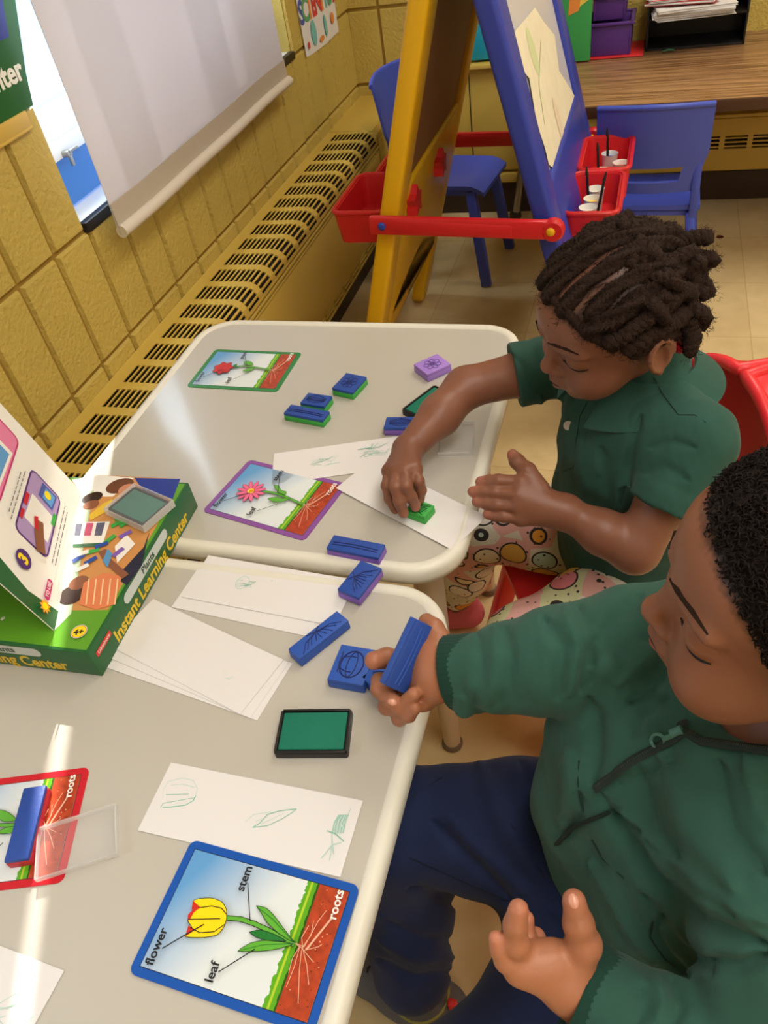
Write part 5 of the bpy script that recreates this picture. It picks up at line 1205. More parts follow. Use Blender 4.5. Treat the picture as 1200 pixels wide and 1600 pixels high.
# side row sweeping round above the ear
pts = hug(bvhG, GR, Gt, GS, [(.058, .046, .052), (.036, .060, .064), (.005, .066, .076), (-.03, .062, .078), (-.058, .045, .066)], .002); twist(mbH, pts, .0105, m_hair, .0085, 7, rg)
pts = hug(bvhG, GR, Gt, GS, [(.045, .062, .040), (.025, .07, .045), (.0, .074, .055), (-.03, .07, .058), (-.055, .06, .048), (-.062, .062, .025)], .0045); twist(mbH, pts, .009, m_hair, .012, 3, rg)
pts = hug(bvhG, GR, Gt, GS, [(.030, .07, .022), (.008, .076, .030), (-.018, .076, .032), (-.045, .066, .022), (-.062, .058, .0)], .0035); twist(mbH, pts, .010, m_hair, .013, 4, rg)
pts = hug(bvhG, GR, Gt, GS, [(.024, .073, .008), (.0, .078, .022), (-.022, .076, .014), (-.045, .066, -.002), (-.06, .05, -.02)], .0025); twist(mbH, pts, .009, m_hair, .013, 4, rg)
pts = hug(bvhG, GR, Gt, GS, [(.062, .0, .068), (.060, .02, .066), (.056, .038, .056), (.046, .052, .042), (.034, .064, .022)], .001); twist(mbH, pts, .0055, m_hair, .010, 5, rg)
rgf = random.Random(77)
for i in range(1500):
    p_ = (rgf.uniform(-.06, .078), rgf.uniform(-.074, .078), rgf.uniform(-.01, .11))
    if p_[2] < hairline_u(p_[0]) + .009 or min(abs(p_[1] - r_) for r_ in rows_l) > .009: continue
    q_ = hug(bvhG, GR, Gt, GS, [p_], .0004)
    if not q_: continue
    n1 = (q_[0] - Vector(Gt)).normalized(); a1 = Vector((rgf.gauss(0, 1), rgf.gauss(0, 1), rgf.gauss(0, 1))).normalized(); b1 = Vector(GR @ np.array([-1, 0, 0])); L1 = rgf.uniform(.004, .010)
    mbH.tube([q_[0], q_[0] + n1 * .0022 + b1 * L1 * .4 + a1 * .001, q_[0] + n1 * .002 + b1 * L1 + a1 * .003], [.0004, .0004, .0002], m_hair, 3, caps=False)
mbH.build('cornrows', girl, off=g0, ang=80)
mbT = MB()
for k in range(70):
    ph = math.radians(rg.uniform(88, 205)); lat = rg.uniform(-.062, .066); c0 = math.sqrt(1 - (lat / .078) ** 2)
    base = np.array([-.006 + .072 * math.cos(ph) * c0, lat, .022 + .070 * math.sin(ph) * c0]); out = base - np.array([-.01, 0, .02]); out /= np.linalg.norm(out)
    side = np.clip([rg.gauss(0, 1), rg.gauss(0, 1), rg.gauss(0, .6)], -1.2, 1.2); ln_ = rg.uniform(.024, .036); dr = np.array([-.2, 0, -.95])
    p1 = base + out * .010 + side * .003; p2 = p1 + out * ln_ * .16 + side * .008 + dr * ln_ * .3; p3 = p2 - out * ln_ * .12 + side * .007 + dr * ln_ * .5
    twist(mbT, [GR @ (p * GS) + Gt for p in (base, p1, p2, p3)], rg.uniform(.0075, .0105), m_hair, .010, 5, rg, taper=.8)
mbT.build('twisted_locks', girl, off=g0, ang=80)
m_bead = mat('red_glass_bead', (196, 20, 44), .12, coat=.6); m_beadp = mat('pink_clear_bead', (226, 130, 140), .15)
for px, py, D, mm, r in ((1068, 521, .815, m_bead, .0062), (1066, 532, .815, m_beadp, .006), (1063, 543, .815, m_bead, .0062)):
    mb = MB(); p = Vector(at(px, py, D)); mb.M = Matrix.Translation(p) @ Matrix.Rotation(.4, 4, 'X'); mb.lathe([(.0022, -r * .75), (r * .8, -r * .7), (r, 0), (r * .8, r * .7), (.0022, r * .75), (.0022, -r * .75)], mm, n=18); mb.build('hair_bead', girl, off=g0)
mb = MB(); twist(mb, [at(1048, 470, .86), at(1060, 492, .852), at(1069, 512, .818), at(1062, 546, .817)], .0045, m_hair, .008); mb.build('beaded_braid', girl, off=g0)

# polo shirt
def cloth(name, col, rough=.85, bs=420, bump=.15, var=.05):
    m = mat(name, col, rough, bump=bump, bscale=bs, var=var, vscale=30, sheen=.08, spec=.15); return m
m_polo = cloth('green_pique', (46, 82, 72), bs=1500)
fl = Field((.70, -2.0, .24), (1.12, -1.55, .73), .0025)
lf = np.array([.54, -.84, 0]); fw = np.array([-.84, -.54, 0])
tor = [(np.array([.955, -1.730, .30]), .080), (np.array([.945, -1.740, .40]), .080), (np.array([.93, -1.755, .50]), .078), (np.array([.92, -1.765, .585]), .070), (np.array([.918, -1.77, .632]), .050)]
for sd in (-1, 1):
    fl.chain([p + fw * .012 + lf * sd * (.030 if i < 4 else .035) for i, (p, r) in enumerate(tor)], [r for p, r in tor], .03)
fl.chain([p + fw * (.045, .045, .042, .036)[i] for i, (p, r) in enumerate(tor[:4])], [.072, .072, .068, .052], .03)
fl.cap(shR * .9 + n0 * .1, shL * .9 + n0 * .1, .042, .044, .03); fl.cap(n0 + [0, 0, .02], n0 + [0, 0, -.05], .046, .060, .025)
slR = shR + (elR - shR) * .60; slL = shL + (elL - shL) * .58
fl.cap(shR, slR, .042, .042, .018, cut=True); fl.cap(shL, slL, .043, .046, .018, cut=True)
for p, q, r in ((shR, slR, .0434), (shL, slL, .0474)):
    d = (q - p) / np.linalg.norm(q - p); fl.cap(q - d * .014, q - d * .001, r, r, .0008, cut=True)
nk = W(-.026, 0, -.095); 
def folds(V, vn):
    s1 = V @ np.array([.55, -.35, .25]); s2 = V @ np.array([.2, .3, .9])
    return creases(V, [([(872, 640), (868, 720), (872, 800)], -.004, 9), ([(905, 690), (915, 760), (905, 830)], .004, 14), ([(940, 700), (950, 780), (930, 850)], -.004, 10), ([(1000, 650), (985, 705), (968, 790)], -.006, 8), ([(1015, 700), (1050, 690), (1085, 700)], -.003, 8), ([(1005, 740), (1040, 730), (1075, 750)], -.003, 9), ([(950, 660), (930, 690), (935, 740)], .003, 12), ([(800, 555), (815, 570), (822, 595)], -.002, 6), ([(845, 620), (850, 700), (846, 780)], .003, 9)]) + .0012 * np.sin(s1 * 120 + 2 * np.sin(s2 * 22)) * np.clip(.3 + .8 * wob(V, 18, 12), 0, 1) + .0018 * wob(V * [1, 1, .5], 46, 3) + .0008 * wob(V, 110, 4)
fl.plane((0, 0, .27), (0, 0, -1), (.7, -2, .2), (1.12, -1.5, .36))
po, PV, PF = sdf_object('polo_shirt', fl, m_polo, girl, g0, disp=folds)
bvhP = BVHTree.FromPolygons([Vector(v) for v in PV], PF.tolist())
def px_hug(bvh, pts, lift=.001):
    out = []
    for x, y in pts:
        d = Vector(ray(x, y)).normalized(); h_ = bvh.ray_cast(Vector(CAM), d)
        if h_[0] is not None: out.append(h_[0] - d * lift)
    return out
# collar: a folded band round the neck with two points
mb = MB()
nc = (nk + n0) / 2 + np.array([-.002, -.003, -.004])
def collar(u, v):
    a = math.radians(-158 + 316 * u); r = .047 + .004 * math.cos(a); dr = -(fw * math.cos(a + math.pi) + lf * math.sin(a + math.pi) * -1)
    front = max(0, abs(u - .5) * 2 - .55) / .45
    out_ = (.008 + .036 * v) ; dz = .010 - (.030 + .020 * front) * v - .016 * (1 - math.cos(a + math.pi)) * .5 * 0
    p = nc + (fw * -math.cos(a) + lf * math.sin(a)) * (r + out_) + np.array([0, 0, dz - .004 * (1 - front)]) + fw * (.012 * front * v)
    nrm_ = (fw * -math.cos(a) + lf * math.sin(a)) * .6 + np.array([0, 0, .8]); return Vector(p), Vector(nrm_).normalized()
mb.grid(collar, 48, 8, .0042, m_polo); mb.build('collar', girl, off=g0, ang=60)
m_btn = mat('pearl_button', (214, 206, 190), .3)
mb = MB(); q = px_hug(bvhP, [(888, 665)], .0005)
if q:
    d = (Vector(CAM) - q[0]).normalized(); R_ = d.to_track_quat('Z', 'Y').to_matrix().to_4x4(); mb.M = Matrix.Translation(q[0]) @ R_
    mb.lathe([(0, .0015), (.0035, .0015), (.0048, .0024), (.0058, .0018), (.0060, 0)], m_btn, n=20); mb.build('button', girl, off=g0)
mb = MB()
for pts in ([(918, 628), (906, 650), (900, 690), (896, 730)], [(872, 622), (870, 650), (868, 700), (866, 732)], [(866, 732), (880, 736), (896, 731)]):
    q = px_hug(bvhP, pts, .0004)
    if len(q) > 1: mb.tube(q, .0007, mat('polo_seam', (20, 48, 42), .9), 5)
for pts in ([(1000, 688), (1006, 660), (1000, 640), (1010, 700)][:2] + [(1012, 655), (1062, 646), (1100, 652)],):
    q = px_hug(bvhP, [(1022, 590), (1035, 615), (1060, 648), (1085, 648), (1103, 660)], .0004)
    if len(q) > 1: mb.tube(q, .0006, mat('polo_seam', (20, 48, 42)), 5)
mb.build('placket_seams', girl, off=g0)

# leggings with a print of coloured rounds
m_leg2 = mat('printed_leggings', (230, 222, 204), .8, bump=.2, bscale=500); n = m_leg2.node_tree.nodes; L = m_leg2.node_tree.links; b = n['Principled BSDF']
t = n.new('ShaderNodeTexCoord'); vo = n.new('ShaderNodeTexVoronoi'); vo.inputs['Scale'].default_value = 21; vo.inputs['Randomness'].default_value = .55; L.new(t.outputs['Object'], vo.inputs[0])
hs = n.new('ShaderNodeSeparateColor'); L.new(vo.outputs['Color'], hs.inputs[0])
cr1 = n.new('ShaderNodeValToRGB'); cr1.color_ramp.interpolation = 'CONSTANT'; L.new(hs.outputs[0], cr1.inputs[0])
stops = [(0, (236, 228, 214)), (.2, (232, 158, 56)), (.36, (226, 132, 142)), (.48, (240, 232, 220)), (.62, (226, 178, 90)), (.74, (190, 214, 200)), (.86, (240, 226, 190))]
el = cr1.color_ramp.elements; el[0].color = rgb(*stops[0][1]); el[1].position = stops[1][0]; el[1].color = rgb(*stops[1][1])
for p_, c_ in stops[2:]: e = el.new(p_); e.color = rgb(*c_)
cr2 = n.new('ShaderNodeValToRGB'); cr2.color_ramp.interpolation = 'CONSTANT'; L.new(vo.outputs['Distance'], cr2.inputs[0])
e2_ = cr2.color_ramp.elements; e2_[0].color = (0, 0, 0, 1); e2_[1].position = .40; e2_[1].color = (.5, .5, .5, 1); e = e2_.new(.455); e.color = (1, 1, 1, 1)
cr3 = n.new('ShaderNodeValToRGB'); cr3.color_ramp.interpolation = 'CONSTANT'; L.new(hs.outputs[1], cr3.inputs[0]); cr3.color_ramp.elements[0].color = rgb(228, 222, 206); cr3.color_ramp.elements[1].position = .5; cr3.color_ramp.elements[1].color = rgb(232, 176, 170); e = cr3.color_ramp.elements.new(.75); e.color = rgb(214, 216, 170)
mA = n.new('ShaderNodeMath'); mA.operation = 'GREATER_THAN'; mA.inputs[1].default_value = .7; L.new(cr2.outputs[0], mA.inputs[0]); mB_ = n.new('ShaderNodeMath'); mB_.operation = 'GREATER_THAN'; mB_.inputs[1].default_value = .3; L.new(cr2.outputs[0], mB_.inputs[0])
x1 = n.new('ShaderNodeMix'); x1.data_type = 'RGBA'; L.new(mB_.outputs[0], x1.inputs[0]); L.new(cr1.outputs[0], x1.inputs[6]); x1.inputs[7].default_value = rgb(52, 46, 48)
x2 = n.new('ShaderNodeMix'); x2.data_type = 'RGBA'; L.new(mA.outputs[0], x2.inputs[0]); L.new(x1.outputs[2], x2.inputs[6]); L.new(cr3.outputs[0], x2.inputs[7])
# a second finer round inside each
vo2 = n.new('ShaderNodeTexVoronoi'); vo2.inputs['Scale'].default_value = 84; vo2.inputs['Randomness'].default_value = .9; L.new(t.outputs['Object'], vo2.inputs[0])
lt = n.new('ShaderNodeMath'); lt.operation = 'LESS_THAN'; lt.inputs[1].default_value = .17; L.new(vo2.outputs['Distance'], lt.inputs[0])
x3 = n.new('ShaderNodeMix'); x3.data_type = 'RGBA'; L.new(lt.outputs[0], x3.inputs[0]); L.new(x2.outputs[2], x3.inputs[6]); x3.inputs[7].default_value = rgb(70, 58, 56); L.new(x3.outputs[2], b.inputs['Base Color'])
fl = Field((.58, -2.05, .04), (1.10, -1.58, .46), .003)
for h_, k_, a_ in ((hipR, knR, anR), (hipL, knL, anL)): fl.chain([h_, h_ * .5 + k_ * .5 + np.array([0, 0, .004]), k_, k_ * .5 + a_ * .5, a_ + [0, 0, .03]], [.068, .066, .053, .043, .031], .02)
fl.cap(hipR, hipL, .066, .066, .03)
sdf_object('leggings', fl, m_leg2, girl, g0, disp=lambda V, n_: .0012 * wob(V, 60, 8))
m_pshoe = mat('pink_shoe_fabric', (206, 100, 112), .7, bump=.3, bscale=200); m_ps2 = mat('dark_pink_stripe', (150, 40, 60), .7)
for a_, dx in ((anR, -.03), (anL, -.03)):
    fl = Field(a_ - [.10, .06, .07], a_ + [.06, .06, .05], .0025); fl.chain([a_ + [.02, 0, -.02], a_ + [-.02, 0, -.028], a_ + [-.062, 0, -.034]], [.028, .027, .021], .02); fl.cap(a_ + [.012, 0, -.02], a_ + [.012, 0, .012], .026, .026, .012)
    o, V, F_ = sdf_object('shoe', fl, m_pshoe, girl, g0)
    mb = MB()
    for i in range(4): mb.tube([a_ + [.0 - .014 * i, -.024, -.02 - .002 * i], a_ + [-.002 - .014 * i, 0, .010 - .007 * i], a_ + [-.0 - .014 * i, .024, -.02 - .002 * i]], .0025, m_ps2, 6)
    mb.build('shoe_strap', girl, off=g0)

# the girl's red chair
kid_chair('red plastic child chair with rounded back that the girl sits on', m_redp, (.892, -1.712, 0), math.radians(118), seat_h=.272, back_top=.60, bw=.275, W=.29, round_top=True)

# ---------------------------------------------------------------- the boy in the zipped hoodie
BR_, Bt = RmE(-4.6, -.2, 182.6), np.array([1.029, -2.224, .832]); BSc = 1.0
b0 = np.array([.98, -2.23, 0]); m_bskin = skin_mat('boy_skin')
boy = thing('person', 'boy with short curly hair in a green hoodie and navy trousers holding up a stamp', 'person', b0)
fl = Field((.60, -2.56, .0), (1.16, -2.04, .96), .002)
W = head(fl, BR_, Bt, BSc, chub=.004)
bn = W(-.028, 0, -.125)
bshR, bshL = np.array([.985, -2.125, .660]), np.array([1.03, -2.345, .655]); bch = np.array([1.01, -2.235, .60]); bpe = np.array([1.0, -2.24, .35])
fl.chain([bn, bch, bpe], [.040, .072, .072], .03); fl.cap(bshR, bshL, .038, .038, .03)
fl.ell(np.array([.992, -2.236, .650]), (.036, .05, .045), None, .02)
belR = at(878, 1030, .665); bwrR = at(688, 1052, .705)
fl.chain([bshR, belR, bwrR], [.034, .028, .0195], .012)
belL = np.array([1.03, -2.44, .58]); bwrL = at(905, 1545, .54)
fl.chain([bshL, belL, bwrL], [.034, .028, .021], .012)
S6 = lambda u, v, D: at(560 + u / 7.5, 940 + v / 7.5, D)
# right hand: palm, thumb up behind the stamp, fingers curled under it
D0 = .712
pc = [S6(880, 560, D0), S6(790, 760, D0 + .012), S6(760, 940, D0 + .010), S6(740, 1110, D0 + .004)]
for q, r in zip(pc, (.0135, .0125, .0125, .012)): fl.cap(bwrR, q, .018, r, .014)
fl.cap(pc[0], pc[3], .012, .012, .010)
finger(fl, [S6(930, 640, D0), S6(935, 450, D0 - .002), S6(880, 320, D0 + .002), S6(800, 235, D0 + .008)], .0125, .0080)      # thumb
finger(fl, [pc[1], S6(560, 690, D0 + .026), S6(330, 660, D0 + .020), S6(180, 690, D0 + .010)], .0102, .0088)                 # index
finger(fl, [pc[2], S6(520, 950, D0 + .024), S6(290, 1010, D0 + .014), S6(400, 1165, D0 - .010)], .0090, .0072, .0015)
finger(fl, [S6(245, 930, D0 + .02), S6(250, 1020, D0 + .008), S6(330, 1130, D0)], .0085, .0075)
finger(fl, [pc[3], S6(560, 1130, D0 + .018), S6(330, 1230, D0 + .010), S6(500, 1240, D0 - .006), S6(650, 1085, D0 - .020)], .0088, .0066, .001)
finger(fl, [pc[3], S6(600, 1260, D0 + .014), S6(480, 1370, D0 + .006), S6(590, 1330, D0 - .006), S6(665, 1245, D0 - .017)], .0082, .0060, .001)
# left hand: open, thumb up
S4 = lambda u, v, D: at(740 + u / 5, 1380 + v / 5, D)
DL = .525
pL = [S4(640, 600, DL), S4(520, 600, DL), S4(420, 610, DL + .002), S4(350, 650, DL - .002)]
for q, r in zip(pL, (.0115, .0115, .0108, .0095)): fl.cap(S4(750, 770, DL + .006), q, .0160, r, .009)
fl.cap(bwrL, S4(750, 780, DL + .006), .0190, .0165, .01); fl.cap(pL[0], pL[3], .0115, .0098, .007)
fl.cap(S4(560, 680, DL + .002), S4(390, 680, DL), .0105, .009, .008)
finger(fl, [S4(800, 640, DL), S4(860, 480, DL - .004), S4(820, 320, DL - .008), S4(785, 140, DL - .010)], .0130, .0080, .004)
finger(fl, [pL[3], S4(250, 600, DL - .004), S4(205, 520, DL - .006), S4(175, 430, DL - .008)], .0086, .0052, .0015)
finger(fl, [pL[2] + [0, 0, .001], S4(330, 470, DL - .008), S4(325, 330, DL - .012), S4(350, 205, DL - .014)], .0094, .0070, .0015)
finger(fl, [pL[1], S4(405, 500, DL + .012), S4(400, 380, DL + .014), S4(408, 280, DL + .012)], .0084, .0060, .0015)
finger(fl, [S4(520, 610, DL + .01), S4(500, 520, DL + .018), S4(488, 425, DL + .02)], .0088, .0072, .0015)
bhR, bhL = np.array([.975, -2.175, .365]), np.array([.99, -2.31, .365]); bkR, bkL = np.array([.690, -2.225, .375]), np.array([.80, -2.475, .375]); baR, baL = np.array([.712, -2.308, .085]), np.array([.80, -2.52, .075])
for h_, k_, a_ in ((bhR, bkR, baR), (bhL, bkL, baL)): fl.chain([h_, k_, a_], [.056, .042, .026], .02)
skinB, dkB = lin(142, 93, 69), lin(34, 25, 22)
def bhair_u(f): return np.interp(f, [-.2, -.045, -.03, -.006, .008, .030, .042, .054, .066, .074, .095], [-.075, -.065, -.02, .0, -.018, -.004, .020, .040, .052, .062, .07])
tips = [S6(400, 1170, D0 - .008), S6(650, 1085, D0 - .012), S6(665, 1235, D0 - .010), S6(170, 700, D0 + .008), S4(778, 125, DL - .012), S4(350, 195, DL - .016), S4(172, 420, DL - .01), S4(408, 270, DL + .01), S4(488, 420, DL + .018)]
def bcolor(V):
    q = hair_field_local(V, BR_, Bt, BSc); c = np.tile(np.append(skinB, 1), (len(V), 1)); hd = np.linalg.norm(q, axis=1) < .135
    d = q[:, 2] - bhair_u(q[:, 0]) + .004 * wob(V, 500, 2); w_ = np.clip(d / .012 + .15, 0, 1) * hd * (np.abs(q[:, 1]) < .079)
    c[:, :3] = c[:, :3] * (1 - w_[:, None]) + dkB * w_[:, None]
    lip = np.clip(1 - np.linalg.norm((q - [.090, 0, -.0565]) / [.010, .016, .0105], axis=1), 0, .35) / .35 * hd
    c[:, :3] = c[:, :3] * (1 - .5 * lip[:, None]) + lin(168, 96, 84) * .5 * lip[:, None]
    for cc_, rad in ((S6(840, 850, D0), .05), (S4(480, 620, DL), .055)):
        w2 = np.clip(1.5 - np.linalg.norm(V - cc_, axis=1) / rad, 0, 1)[:, None]; c[:, :3] = c[:, :3] * (1 - .6 * w2) + lin(190, 126, 92) * .6 * w2
    for tip in tips:
        w2 = np.clip(1.3 - np.linalg.norm(V - tip, axis=1) / .009, 0, 1)[:, None]; c[:, :3] = c[:, :3] * (1 - .5 * w2) + lin(206, 132, 106) * .5 * w2
    return c
bb, BV, BF = sdf_object('body', fl, m_bskin, boy, b0, bcolor)
bvhB = BVHTree.FromPolygons([Vector(v) for v in BV], BF.tolist())
face_hair(bvhB, BR_, Bt, BSc, boy)
mb = MB(); pts = hug(bvhB, BR_, Bt, BSc, [(.09, l_, -.0562 - .0012 * abs(l_) / .015) for l_ in np.linspace(-.0145, .0145, 9)], -.0002); mb.tube(pts, [.0004] + [.0009] * (len(pts) - 2) + [.0004], mat('lip_line', (66, 34, 30), .6), 6); mb.build('mouth_line', boy, off=b0)
m_nail = mat('finger_nail', (206, 146, 122), .3, coat=.3)
def nail(px, py, lx, wy, rot, root, bvh):
    q = px_hug(bvh, [(px, py)], -.0004)
    if q:
        mb = MB(); d = (Vector(CAM) - q[0]).normalized(); mb.M = Matrix.Translation(q[0]) @ d.to_track_quat('Z', 'Y').to_matrix().to_4x4() @ Matrix.Rotation(rot, 4, 'Z'); mb.ball((0, 0, 0), (wy / 2, lx / 2, .0012), m_nail, 12); mb.build('nail', root, off=root.location)
nail(896, 1408, .0095, .0068, .35, boy, bvhB); nail(613, 1097, .0085, .0065, 1.0, boy, bvhB)

# short curly hair: a cap plus thousands of small curls in one mesh
m_bhair = mat('black_curly_hair', (34, 28, 26), .9, spec=.15)
fl = Field(Bt - .125, Bt + .125, .0025)
fl.ell(BR_ @ np.array([-.010, 0, .026]) + Bt, (.0975, .0800, .0855), BR_, .004, extra=lambda f, l, u: (np.interp(f - .010, [-.2, -.045, -.03, -.006, .008, .030, .042, .054, .066, .074, .095], [-.060, -.05, -.01, .012, -.006, .006, .030, .048, .060, .068, .08]) - (u + .026)) * .7)
ho, HV, HF = sdf_object('hair_cap', fl, m_bhair, boy, b0, disp=lambda V, n_: .0012 * wob(V, 420, 5))
rh = np.random.RandomState(3); mb = MB()
q = hair_field_local(HV, BR_, Bt, BSc); keep = np.argwhere((q[:, 2] > bhair_u(q[:, 0]) + .002) & (((q[:, 0] + .010) / .0975) ** 2 + (q[:, 1] / .080) ** 2 + ((q[:, 2] - .026) / .0855) ** 2 > .93))[:, 0]
cenH = BR_ @ np.array([-.01, 0, .02]) + Bt
for i in rh.choice(keep, min(6500, len(keep)), replace=False):
    p = HV[i]; nrm_ = p - cenH; nrm_ /= np.linalg.norm(nrm_); a = rh.normal(size=3); a -= nrm_ * (a @ nrm_); a /= np.linalg.norm(a); c_ = np.cross(nrm_, a)
    R1 = rh.uniform(.0014, .0027); ax = nrm_ * rh.uniform(.2, 1) + a * rh.uniform(-.8, .8); ax /= np.linalg.norm(ax); u1 = np.cross(ax, c_); u1 /= np.linalg.norm(u1); u2 = np.cross(ax, u1); ph = rh.uniform(0, 6)
    pts = [p + nrm_ * rh.uniform(-.0005, .0015) + (u1 * math.cos(ph + k * .95) + u2 * math.sin(ph + k * .95)) * R1 + ax * (.0007 * k - .002) for k in range(8)]
    mb.tube(pts, [.0005] * 7 + [.0003], m_bhair, 4, caps=False)
mb.build('curls', boy, off=b0, ang=180)['kind'] = 'stuff'

# hoodie
m_hood = cloth('green_fleece', (50, 88, 77), bs=1300, bump=.22); m_rib = m_hood
fl = Field((.66, -2.62, .26), (1.20, -2.02, .76), .0025)
bl = np.array([.14, -.99, 0])
TB = [(np.array([1.005, -2.235, .32]), .088), (np.array([.995, -2.235, .42]), .096), (np.array([.995, -2.235, .52]), .090), (np.array([1.005, -2.235, .60]), .078), (np.array([1.012, -2.235, .652]), .055)]
for sd in (-1, 1): fl.chain([p + bl * sd * (.038 if i < 4 else .05) for i, (p, r) in enumerate(TB)], [r for p, r in TB], .03)
fl.cap(bshR, bshL, .046, .050, .035)
e1_, w1_ = belR + [0, 0, -.002], bwrR + (belR - bwrR) * .10
fl.chain([bshR, bshR * .5 + belR * .5 + [-.004, 0, .002], e1_, e1_ * .5 + w1_ * .5], [.050, .046, .042, .037], .02); fl.cap(e1_ * .5 + w1_ * .5, w1_, .037, .0315, .01, cut=True)
w2_ = bwrL + (belL - bwrL) * .02
fl.chain([bshL, belL, belL * .5 + w2_ * .5], [.054, .048, .042], .02); fl.cap(belL * .5 + w2_ * .5, w2_, .042, .034, .01, cut=True)
m_cuff = cloth('green_rib_cuff', (28, 62, 52), bs=500)
def cuff(p, q, r, flare=1.0):
    p, q = Vector(p), Vector(q); ax = (q - p).normalized(); u = ax.orthogonal().normalized(); v = ax.cross(u); mb = MB(); n_ = 132; vs = []; fs = []
    prof = [(0, r * .97), (.004, r), ((q - p).length * .5, r * 1.0), ((q - p).length - .003, r * 1.04), ((q - p).length, r * .98), ((q - p).length - .004, r * .86), (.01, r * .8)]
    for h_, rr_ in prof:
        for j in range(n_):
            a = 2 * math.pi * j / n_; r2_ = rr_ * (1 + .012 * math.cos(j * math.pi / 1.5)); vs.append(p + ax * h_ + (u * math.cos(a) + v * math.sin(a)) * r2_)
    for i in range(len(prof) - 1):
        for j in range(n_): fs.append((i * n_ + j, i * n_ + (j + 1) % n_, (i + 1) * n_ + (j + 1) % n_, (i + 1) * n_ + j))
    mb.add(vs, fs, m_cuff); mb.build('ribbed_cuff', boy, off=b0, ang=80)
d_ = (w1_ - e1_) / np.linalg.norm(w1_ - e1_); cuff(w1_ - d_ * .026, w1_ + d_ * .004, .0325)
d_ = (w2_ - belL) / np.linalg.norm(w2_ - belL); cuff(w2_ - d_ * .026, w2_ + d_ * .004, .0345)
# compression folds
rf = random.Random(11)
for (p, q, r) in ((bshR, e1_, .047), (e1_, w1_, .037), (belL, w2_, .042)):
    ax = np.array(q) - np.array(p); L_ = np.linalg.norm(ax); ax /= L_; u = np.cross(ax, [0, 0, 1]); u /= np.linalg.norm(u); v = np.cross(ax, u)
    for i in range(7):
        c_ = np.array(p) + ax * L_ * (.12 + .8 * i / 7); a0 = rf.uniform(0, 6.2); pts = [c_ + ax * rf.uniform(-.004, .004) + (u * math.cos(a0 + t_) + v * math.sin(a0 + t_)) * (r - .0035) + ax * .008 * math.sin(t_) for t_ in (0, .6, 1.2, 1.8)]
        fl.chain(pts, [.003, .0055, .0055, .003], .008)
for pts, r in (([(935, 1010), (985, 1040), (1010, 1090)], .007), ([(940, 1110), (1000, 1100), (1050, 1120)], .006), ([(1060, 1200), (1110, 1330), (1190, 1440)], .008), ([(980, 1260), (1050, 1380), (1150, 1480)], .008), ([(1120, 1190), (1180, 1300), (1200, 1380)], .007)):
    pass
# open neck
fl.chain([np.array(p) for p in ((.935, -2.232, .640), (.925, -2.235, .60), (.915, -2.225, .52), (.918, -2.222, .44))], [.034, .045, .058, .062], .03)
fl.chain([np.array(p) for p in ((.955, -2.175, .650), (.915, -2.190, .58), (.915, -2.180, .50), (.925, -2.175, .42))], [.036, .045, .050, .055], .03)
ring = [np.array(p) for p in ((.950, -2.232, .672), (.978, -2.262, .698), (1.015, -2.276, .722), (1.07, -2.28, .725), (1.09, -2.23, .73), (1.07, -2.18, .72), (1.01, -2.165, .705), (.968, -2.190, .688), (.950, -2.232, .672))]
fl.chain(ring, [.0115] * 9, .012)
fl.cap(W(-.012, 0, -.05), W(-.004, 0, -.128), .058, .050, .006, mode='sub')
fl.plane((0, 0, .285), (0, 0, -1), (.66, -2.62, .2), (1.2, -2.0, .36))
HF_ = [([(922, 1095), (930, 1150), (926, 1225)], -.007, 14), ([(965, 1065), (1030, 1010), (1015, 940)], .006, 20), ([(985, 1095), (1045, 1050), (1050, 1010)], -.006, 14), ([(925, 1040), (945, 985), (1000, 930)], -.005, 14),
 ([(950, 1275), (1010, 1365), (1090, 1440), (1198, 1480)], -.009, 16), ([(975, 1265), (1040, 1345), (1110, 1405), (1198, 1440)], .006, 18), ([(1010, 1315), (1090, 1395), (1150, 1432)], -.004, 10), ([(1040, 1180), (1075, 1290), (1150, 1390)], .006, 24), ([(1120, 1190), (1140, 1290), (1195, 1360)], -.006, 16), ([(1165, 1180), (1180, 1260), (1200, 1300)], .005, 14),
 ([(1000, 1200), (1015, 1290), (1060, 1340)], -.005, 14), ([(905, 1240), (900, 1275), (885, 1310)], -.004, 12), ([(935, 1240), (955, 1275), (1000, 1300)], -.005, 8), ([(890, 1175), (895, 1230), (882, 1290)], .006, 16), ([(925, 1345), (970, 1430), (1025, 1500)], .006, 12), ([(1000, 1400), (1060, 1480), (1110, 1520)], -.006, 12), ([(1030, 1435), (1018, 1460), (1045, 1500), (1075, 1525)], -.005, 7),
 ([(745, 985), (752, 1040), (742, 1095)], -.003, 8), ([(790, 980), (800, 1030), (785, 1095)], -.003, 9), ([(770, 980), (776, 1030), (765, 1095)], .003, 9), ([(850, 965), (880, 1010), (870, 1090)], -.005, 12), ([(905, 945), (925, 1000), (910, 1080)], -.005, 12), ([(880, 950), (902, 1010), (890, 1085)], .004, 11),
 ([(1000, 1540), (1010, 1570), (1000, 1600)], -.004, 9), ([(1050, 1530), (1065, 1570), (1055, 1600)], -.004, 10), ([(1025, 1530), (1036, 1570), (1026, 1600)], .004, 9), ([(1100, 1500), (1150, 1510), (1198, 1495)], -.008, 14), ([(985, 1150), (1000, 1115), (1040, 1090)], -.004, 12), ([(960, 1205), (1000, 1192), (1050, 1170)], .003, 7), ([(965, 1225), (1010, 1208), (1060, 1190)], -.003, 5)]
